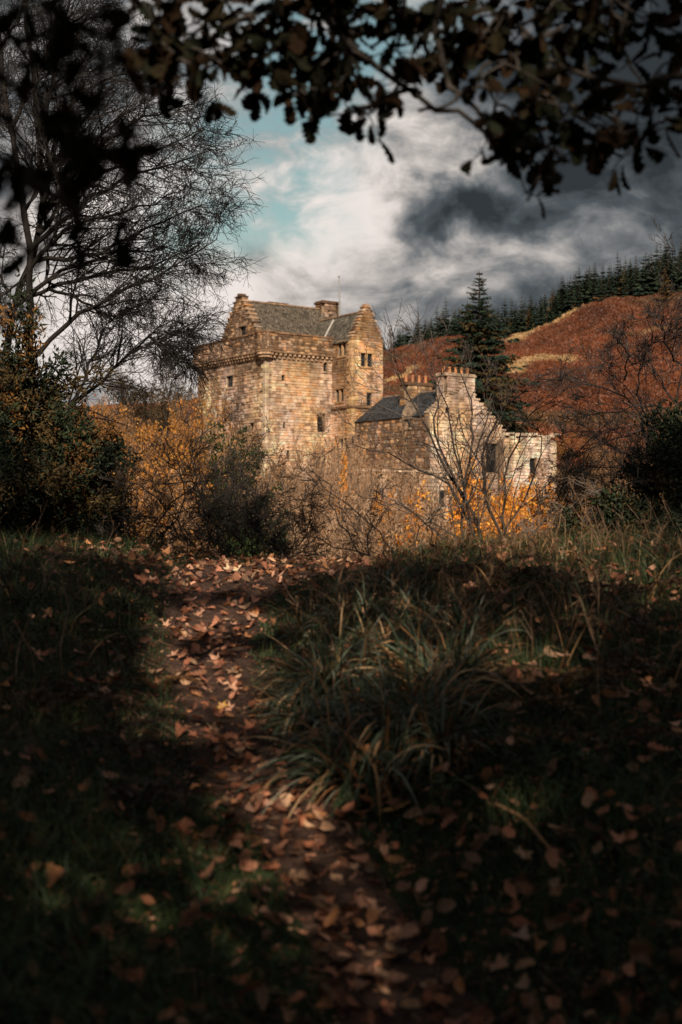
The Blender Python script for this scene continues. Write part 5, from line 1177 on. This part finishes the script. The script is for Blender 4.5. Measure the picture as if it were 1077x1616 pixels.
def build_weeds():
    """rank grass, dead stalks and seed heads along the crest and over the right bank"""
    rng = np.random.default_rng(105); mb = MB(); n = 18000
    x, y = in_view_points(n, rng, 6.0, 12.6, 380, .6); pd = path_d(x, y); px = np.interp(y, PATH_Y, PATH_X)
    keep = (pd > .25) & ((x > px) | (rng.random(n) < .25)) & (fbm(x * 1.6 + 20, y * 1.6, 3) > rng.uniform(-.6, .4, n)) & ~((y > 9.5) & (x < .25) & (x > -1.6)); x, y = x[keep], y[keep]; n = len(x)
    P = np.stack([x, y, H(x, y) - .02], 1); c = pick(((.035, .050, .018), (.05, .06, .025), (.20, .10, .04), (.30, .17, .075), (.13, .065, .028)), n, rng, .35)
    blades(mb, P, rng.normal(0, .45, (n, 3)) + [0, 0, 1], rng.uniform(.14, .46, n) * np.interp(y, [8.5, 10, 12.6], [1.25, .85, .55]), rng.uniform(.005, .012, n), rng.uniform(.08, .5, n), c, 6, rng)
    m = 330; i = rng.integers(0, n, m); b = P[i]; d = rng.normal(0, .3, (m, 3)) + [0, 0, 1]; l = rng.uniform(.2, .6, (m, 1)) * np.interp(b[:, 1:2], [8.5, 10, 12.6], [1, .75, .6]); S = np.stack([b, b + d * l * .35, b + d * l * .7 + rng.normal(0, .03, (m, 3)), b + d * l + rng.normal(0, .07, (m, 3))], 1); tubes(mb, S, np.tile([.004, .0035, .003, .002], (m, 1)), 4, (.20, .12, .07), .5, rng)
    a, ar = grow(S, np.tile([.004, .0035, .003, .002], (m, 1)), 5, .4, 1, (.3, .8), .3, 3, .1, (0, 0, .05), .6, .0015, rng); tubes(mb, a, ar, 3, (.20, .12, .07), .5, rng)
    q = a[:, -1]; leaf_cards(mb, q, rng.normal(0, 1, (len(q), 3)), rng.uniform(.012, .035, len(q)), .5, pick(((.16, .08, .03), (.10, .055, .025)), len(q), rng), rng)
    mb.build('weeds', M['grass'], kind='stuff', label='rank weeds, dead stalks and tan grass over the right bank and crest')
build_weeds()
def build_tussocks():
    rng = np.random.default_rng(111)
    T = [(575, 1215, 1.0, .62, 'large tussock of long grey-green grass right of the path, lowest of the clump'), (640, 1150, 1.0, .66, 'tall tussock of drooping grey-green grass with tan blades in the middle of the clump'), (530, 1080, .9, .55, 'tussock of long dark grass overhanging the path edge'), (620, 1040, 1.0, .62, 'tussock of tan and green grass at the back of the clump'), (700, 1080, .9, .6, 'tussock of dark grass at the right of the clump'), (560, 990, .9, .5, 'tussock of long grass near the crest beside the bare soil'), (660, 985, .9, .52, 'tussock of straw-tipped grass at the crest below the thin bare shrub'), (490, 1010, .7, .42, 'small tussock of dark grass right beside the bare soil'), (740, 1010, .8, .5, 'dark tussock at the crest beside the dead bracken'), (690, 1180, .8, .5, 'low tussock of dark grass among ferns right of the clump'), (480, 1130, .6, .36, 'small tussock of bent grass hanging over the path'), (600, 935, .8, .42, 'straw-coloured tussock on the crest against the thicket')]
    for px, py, s, L0, lab in T:
        p = hit(px, py, 3.5, 13.0); t = thing('grass_tussock', lab, 'grass tussock', p, 'tussocks of long grass right of the path'); n = int(400 * s); L0 = L0 * (.8 if py > 1060 else .58); az = rng.uniform(0, 6.28, n); q = np.sqrt(rng.random(n)) * .17 * s
        x, y = p[0] + np.cos(az) * q, p[1] + np.sin(az) * q; P = np.stack([x, y, H(x, y) - .02], 1); lean = rng.uniform(.1, 1.5, n); D = np.stack([np.cos(az) * lean, np.sin(az) * lean, np.ones(n)], 1) + rng.normal(0, .3, (n, 3))
        c = pick(((.070, .090, .055), (.040, .062, .028), (.15, .165, .12), (.34, .18, .075), (.46, .29, .15), (.24, .105, .04)), n, rng, .35, [.24, .26, .20, .13, .09, .08])
        mb = MB(); blades(mb, P, D, L0 * rng.uniform(.5, 1.35, n), rng.uniform(.010, .021, n), rng.uniform(.12, .5, n), c, 8, rng); mb.build('blades', M['grass'], t, kind='stuff')
build_tussocks()
def fern_mesh(rng, pal, fronds=6, L=.55):
    mb = MB()
    for k in range(fronds):
        a = k / fronds * 6.28 + rng.uniform(-.4, .4); lean = rng.uniform(.7, 1.6); d = nrm(np.array([math.cos(a) * lean, math.sin(a) * lean, 1.0])); n = 16; P = [np.zeros(3)]; ln = L * rng.uniform(.7, 1.15)
        for i in range(n): P.append(P[-1] + d * ln / n); d = nrm(d + np.array([0, 0, -.10]) + rng.normal(0, .03, 3))
        P = np.array(P); tubes(mb, P[None], taper(P[None], .004, .0015), 3, np.array(pal[0]) * .7, 0, rng); col = np.array(pal[rng.integers(len(pal))]) * rng.uniform(.7, 1.3)
        for i in range(3, n + 1):
            f = (i - 3) / (n - 3); w = ln * .30 * (1 - f) ** .8 * (.55 + .45 * min(1, f * 5)) + .008; tg = nrm(P[i] - P[i - 1]); sd = nrm(np.cross(tg, [0, 0, 1.0]))
            for s in (-1, 1):
                e = sd * s + tg * .45 + [0, 0, rng.uniform(-.35, .1)]; m = 5; u = np.linspace(.1, 1, m)[:, None]; Pp = P[i] + e * w * u; DD = np.stack([tg * q + e * .5 for q in np.where(np.arange(m) % 2, 1.0, -.9)])
                leaf_cards(mb, Pp, DD, w * .34 * (1.15 - u[:, 0]) + .006, .6, np.tile(col, (m, 1)) * rng.uniform(.7, 1.3, (m, 1)), rng, .05)
    return mb
def build_ferns():
    rng = np.random.default_rng(121); BR = ((.17, .075, .022), (.12, .055, .02), (.20, .09, .03)); GR = ((.03, .045, .012), (.045, .05, .014)); DK = ((.045, .022, .012), (.06, .03, .014))
    spots = [(820, 1110, .62, 0, 'ochre dying bracken frond clump right of the long grass'), (775, 1170, .55, 0, 'rusty bracken clump beside the lower right of the long grass'), (760, 915, .62, 2, 'dark brown dead bracken mound on the crest below the bare shrub'), (800, 925, .6, 2, 'dark brown dead bracken on the crest right of the mound'), (720, 930, .5, 2, 'dark dead bracken at the crest behind the long grass'), (900, 1080, .55, 2, 'dark withered bracken among fallen leaves at the right'), (960, 1000, .55, 2, 'dark withered bracken high on the right bank'), (860, 1220, .5, 1, 'dull green fern low on the right bank'), (730, 1240, .45, 1, 'dull green fern just below the long grass'), (950, 1180, .5, 2, 'dark fern in the shade at the right'), (1040, 1080, .55, 2, 'dark fern at the right edge of the bank'),
             (90, 1000, .55, 1, 'green fern on the left bank below the crest'), (190, 960, .4, 1, 'green fern on the left bank beside the bare soil'), (60, 1120, .55, 2, 'dark fern on the left bank'), (150, 1180, .5, 2, 'dark withered fern low on the left bank'), (250, 1080, .38, 0, 'rusty fern at the left edge of the path'), (210, 1270, .45, 2, 'dark fern left of the path'), (340, 1330, .34, 0, 'small ochre fern in the grass left of the path'), (20, 960, .5, 1, 'green fern at the far left of the bank'), (1000, 940, .6, 2, 'dark dead bracken at the crest by the right edge'), (880, 940, .5, 1, 'dull green fern at the crest right of centre')]
    pr = {}
    for k, pal in enumerate((BR, GR, DK)):
        for v in range(2): me = fern_mesh(rng, pal, 7 if k != 1 else 6).mesh('fern'); me.materials.append(M['leaf']); pr[(k, v)] = me
    for i, (px, py, s, k, lab) in enumerate(spots):
        p = hit(px, py, 3.4, 13.5); o = link('fern', pr[(k, i % 2)]); o.location = p - [0, 0, .02]; o.rotation_euler = (0, 0, rng.uniform(0, 6.28)); f = s / .55; o.scale = (f * rng.uniform(.9, 1.1), f, f * rng.uniform(.85, 1.2)); setp(o, dict(label=lab, category='fern', group='ferns and bracken on the banks'))
build_ferns()

# fallen leaves
LPAL = ((.58, .25, .145), (.48, .18, .095), (.60, .31, .20), (.36, .13, .065), (.54, .235, .10), (.26, .11, .06), (.62, .36, .21))
def star_leaf(rng, tint, curl=.2):
    """sycamore leaf: five pointed lobes round the end of the stalk"""
    ang = np.radians([-140, -118, -88, -66, -44, -22, 0, 22, 44, 66, 88, 118, 140]); rad = np.array([.16, .36, .20, .50, .26, .34, .62, .34, .26, .50, .20, .36, .16]) * rng.uniform(.85, 1.15, 13)
    V = [(0, 0, 0), (-.42, .02, .02)] + [(r * math.cos(a), r * math.sin(a), curl * r * r * 1.6 + rng.normal(0, .025)) for a, r in zip(ang, rad)]
    i = np.arange(2, 14); Fq = np.concatenate([np.stack([0 * i, i, i + 1], 1), [[0, 14, 1], [0, 1, 2]]]); mb = MB()
    V[1] = (-.40, .0, .05); V += []
    mb.add(np.array(V), Fq[:12], tint); mb.add(np.array([(0, .008, 0), (0, -.008, 0), (-.4, 0, .05)]), np.array([[0, 1, 2]]), np.array(tint) * .7); return mb.mesh('fallen_leaf', True)
def build_leaves():
    rng = np.random.default_rng(131); ot, ow = oak_outline(); ovt = np.linspace(0, 1, 9); ovw = np.array([.01, .12, .24, .30, .31, .27, .20, .10, 0])
    oaks, stars = [], []
    for k in range(14):
        c = np.array(LPAL[k % 7]) * rng.uniform(.8, 1.15)
        if k % 5 == 1: me = leaf_mesh('fallen_leaf', ovt, ovw * rng.uniform(.8, 1.2), rng.uniform(-.2, .9), rng.uniform(.1, .45), c, rng, rng.uniform(-.5, .5))
        else: me = leaf_mesh('fallen_leaf', ot, ow * rng.uniform(.9, 1.35), rng.uniform(-.6, 1.2), rng.uniform(.05, .6), c, rng, rng.uniform(-1.2, 1.2))
        me.materials.append(M['leaf']); oaks.append(me)
    for k in range(7):
        me = star_leaf(rng, np.array(LPAL[k % 7]) * rng.uniform(.85, 1.1), rng.uniform(-.1, .5)); me.materials.append(M['leaf']); stars.append(me)
    def pose(x, y, flat=.35):
        n = len(x); N_ = ground_normal(x, y) + rng.normal(0, flat, (n, 3)) * np.array([1, 1, .4]); az = rng.uniform(0, 6.28, n); D = np.stack([np.cos(az), np.sin(az), np.zeros(n)], 1); D = D - (D * N_).sum(1, keepdims=True) / (N_ * N_).sum(1, keepdims=True) * N_
        return np.stack([x, y, H(x, y) + .012 + rng.uniform(0, .022, n)], 1), rot_from(D, N_)
    # single leaves: those that show largest
    X, Y_, SZ = [], [], []
    def put(n, y0, y1, test, s0=.075, s1=.125):
        k = 0; tries = 0
        while k < n and tries < 60000:
            tries += 1; x, y = in_view_points(1, rng, y0, y1, -8); 
            if not test(x[0], y[0]): continue
            if X and min((x[0] - a) ** 2 + (y[0] - b) ** 2 for a, b in zip(X, Y_)) < .003: continue
            X.append(x[0]); Y_.append(y[0]); SZ.append(rng.uniform(s0, s1) * (.74 if y[0] < 5.4 else .9)); k += 1
    put(150, 3.9, 9.3, lambda x, y: path_d(x, y) < -.06 + .12 * rng.random(), .065, .115)
    put(50, 9.4, 11.7, lambda x, y: path_d(x, y) < .5 and x < .3, .08, .14)
    put(46, 3.9, 9.5, lambda x, y: path_d(x, y) > .25 and x > np.interp(y, PATH_Y, PATH_X) and (x > .12 * y or y < 6), .08, .13)
    put(22, 3.9, 8.5, lambda x, y: .05 < path_d(x, y) < .9 and x < np.interp(y, PATH_Y, PATH_X), .07, .11)
    put(20, 9.8, 12.0, lambda x, y: x < -1.0, .08, .13)
    P, Rm = pose(np.array(X), np.array(Y_)); off = path_d(P[:, 0], P[:, 1]) > .1; P[off, 2] += rng.uniform(.02, .09, off.sum())
    for i in range(len(P)):
        yy, pdv = P[i, 1], float(path_d(P[i, 0], P[i, 1])); left = P[i, 0] < np.interp(yy, PATH_Y, PATH_X)
        where = ('among the pale scatter on the crest' if yy > 9.4 else 'strewn along the trodden path') if pdv < .12 or (yy > 9.4 and pdv < .6) else ('in the grass of the left bank' if left else 'in the dark undergrowth right of the path')
        st = rng.random() < .36; me = stars[rng.integers(len(stars))] if st else oaks[rng.integers(len(oaks))]; kind_ = 'star-lobed' if st else ('oval' if oaks.index(me) % 5 == 1 else 'wavy-edged'); o = link('fallen_leaf', me); s = SZ[i] * (1.15 if st else 1.1)
        m = Matrix(Rm[i].tolist()).to_4x4() @ Matrix.Diagonal((s, s, s, 1)); m.translation = Vector(P[i]); o.matrix_world = m
        setp(o, dict(label='brown %s fallen leaf %s' % (kind_, where), category='fallen leaf', group='fallen leaves on the path and banks'))
    def special(px, py, s, tint, lab, rz):
        p = hit(px, py, 3.5, 12.5); me = star_leaf(rng, tint, .25); me.materials.append(M['leaf']); o = link('fallen_leaf', me); n_ = ground_normal(np.array([p[0]]), np.array([p[1]]))[0] + [0, -.35, 0]
        D = np.array([[math.cos(rz), math.sin(rz), 0.]]); m = Matrix(rot_from(D, n_[None])[0].tolist()).to_4x4() @ Matrix.Diagonal((s, s, s, 1)); m.translation = Vector(p + [0, 0, .035]); o.matrix_world = m
        setp(o, dict(label=lab, category='fallen leaf', group='fallen leaves on the path and banks'))
    special(622, 1288, .17, (.60, .30, .08), 'big yellow-orange lobed leaf lying alone right of the path below the long grass', -1.4)
    special(600, 1275, .15, (.36, .13, .05), 'big rust-brown lobed leaf tucked behind the yellow-orange one', 2.9)
    special(347, 1124, .12, (.66, .36, .09), 'bright yellow leaf among the brown ones in the middle of the path', -.4)
    special(362, 906, .20, (.70, .50, .30), 'pale cream curled leaf standing out on the crest', .8)
    special(823, 1496, .12, (.34, .20, .15), 'pale greyish-brown leaf lying low in the dark at the bottom right', 1.2)
    special(784, 1538, .12, (.36, .18, .11), 'pale brown leaf near the bottom edge right of the path', -1.0)
    # the rest of the litter
    n = 14500; x, y = in_view_points(n, rng, 2.8, 12.8, 420); pd = path_d(x, y)
    keep = rng.random(n) < np.where(pd < -.05, .75, np.where(x > 0, .36, .14) + .4 * (y > 10.0) * (pd < 1.3)); x, y = x[keep], y[keep]; P, Rm = pose(x, y, .5); P[:, 2] += np.where(path_d(x, y) > .1, rng.uniform(0, .06, len(x)), 0); mb = MB(); me = oaks[0]
    for k in range(9):
        s = slice(k, None, 9); me = oaks[k]; stamp(mb, me, P[s], Rm[s], rng.uniform(.045, .095, len(P[s])), pick(LPAL, len(P[s]), rng, .3) * rng.choice([.35, .6, .9], (len(P[s]), 1), p=[.4, .35, .25]))
    # crumbs of broken leaf, twiglets
    n = 26000; x, y = in_view_points(n, rng, 2.8, 12.4, 420); Pc = np.stack([x, y, H(x, y) + .012], 1); leaf_cards(mb, Pc, rng.normal(0, 1, (n, 3)) * [1, 1, .25], rng.uniform(.012, .04, n), .5, pick(LPAL, n, rng, .3) * rng.choice([.25, .5, .85], (n, 1), p=[.5, .3, .2]), rng)
    n = 900; x, y = in_view_points(n, rng, 3.3, 12.4, 60); b = np.stack([x, y, H(x, y) + .014], 1); a = rng.uniform(0, 6.28, n); l = rng.uniform(.05, .2, n); e = b + np.stack([np.cos(a) * l, np.sin(a) * l, 0 * a], 1); e[:, 2] = H(e[:, 0], e[:, 1]) + rng.uniform(.01, .05, n); Pt = np.stack([b, (b + e) / 2 + rng.normal(0, .008, (n, 3)), e], 1); tubes(mb, Pt, np.tile([.004, .003, .002], (n, 1)), 4, (.12, .07, .04), .5, rng)
    mb.build('leaf_litter', M['leaf'], kind='stuff', label='brown leaf litter, crumbs and twiglets strewn over the ground')
    # fallen sticks
    for pts, r, lab in (([(782, 1288), (815, 1312), (850, 1345), (893, 1380)], .008, 'straight tan stick lying in the dark grass right of the path'), ([(650, 1225), (700, 1238), (740, 1262), (790, 1290)], .006, 'thin tan stick bending out from under the long grass')):
        P = np.array([hit(a, b_, 3.5, 12) for a, b_ in pts]); P[:, 2] += [.05, .07, .06, .03]; c = poly(P, 10, .004); mb = MB(); tubes(mb, c, taper(c, r, r * .55), 6, (.40, .22, .11), .1); o = mb.build('fallen_stick', M['bark'], smooth=True); setp(o, dict(label=lab, category='stick'))
build_leaves()
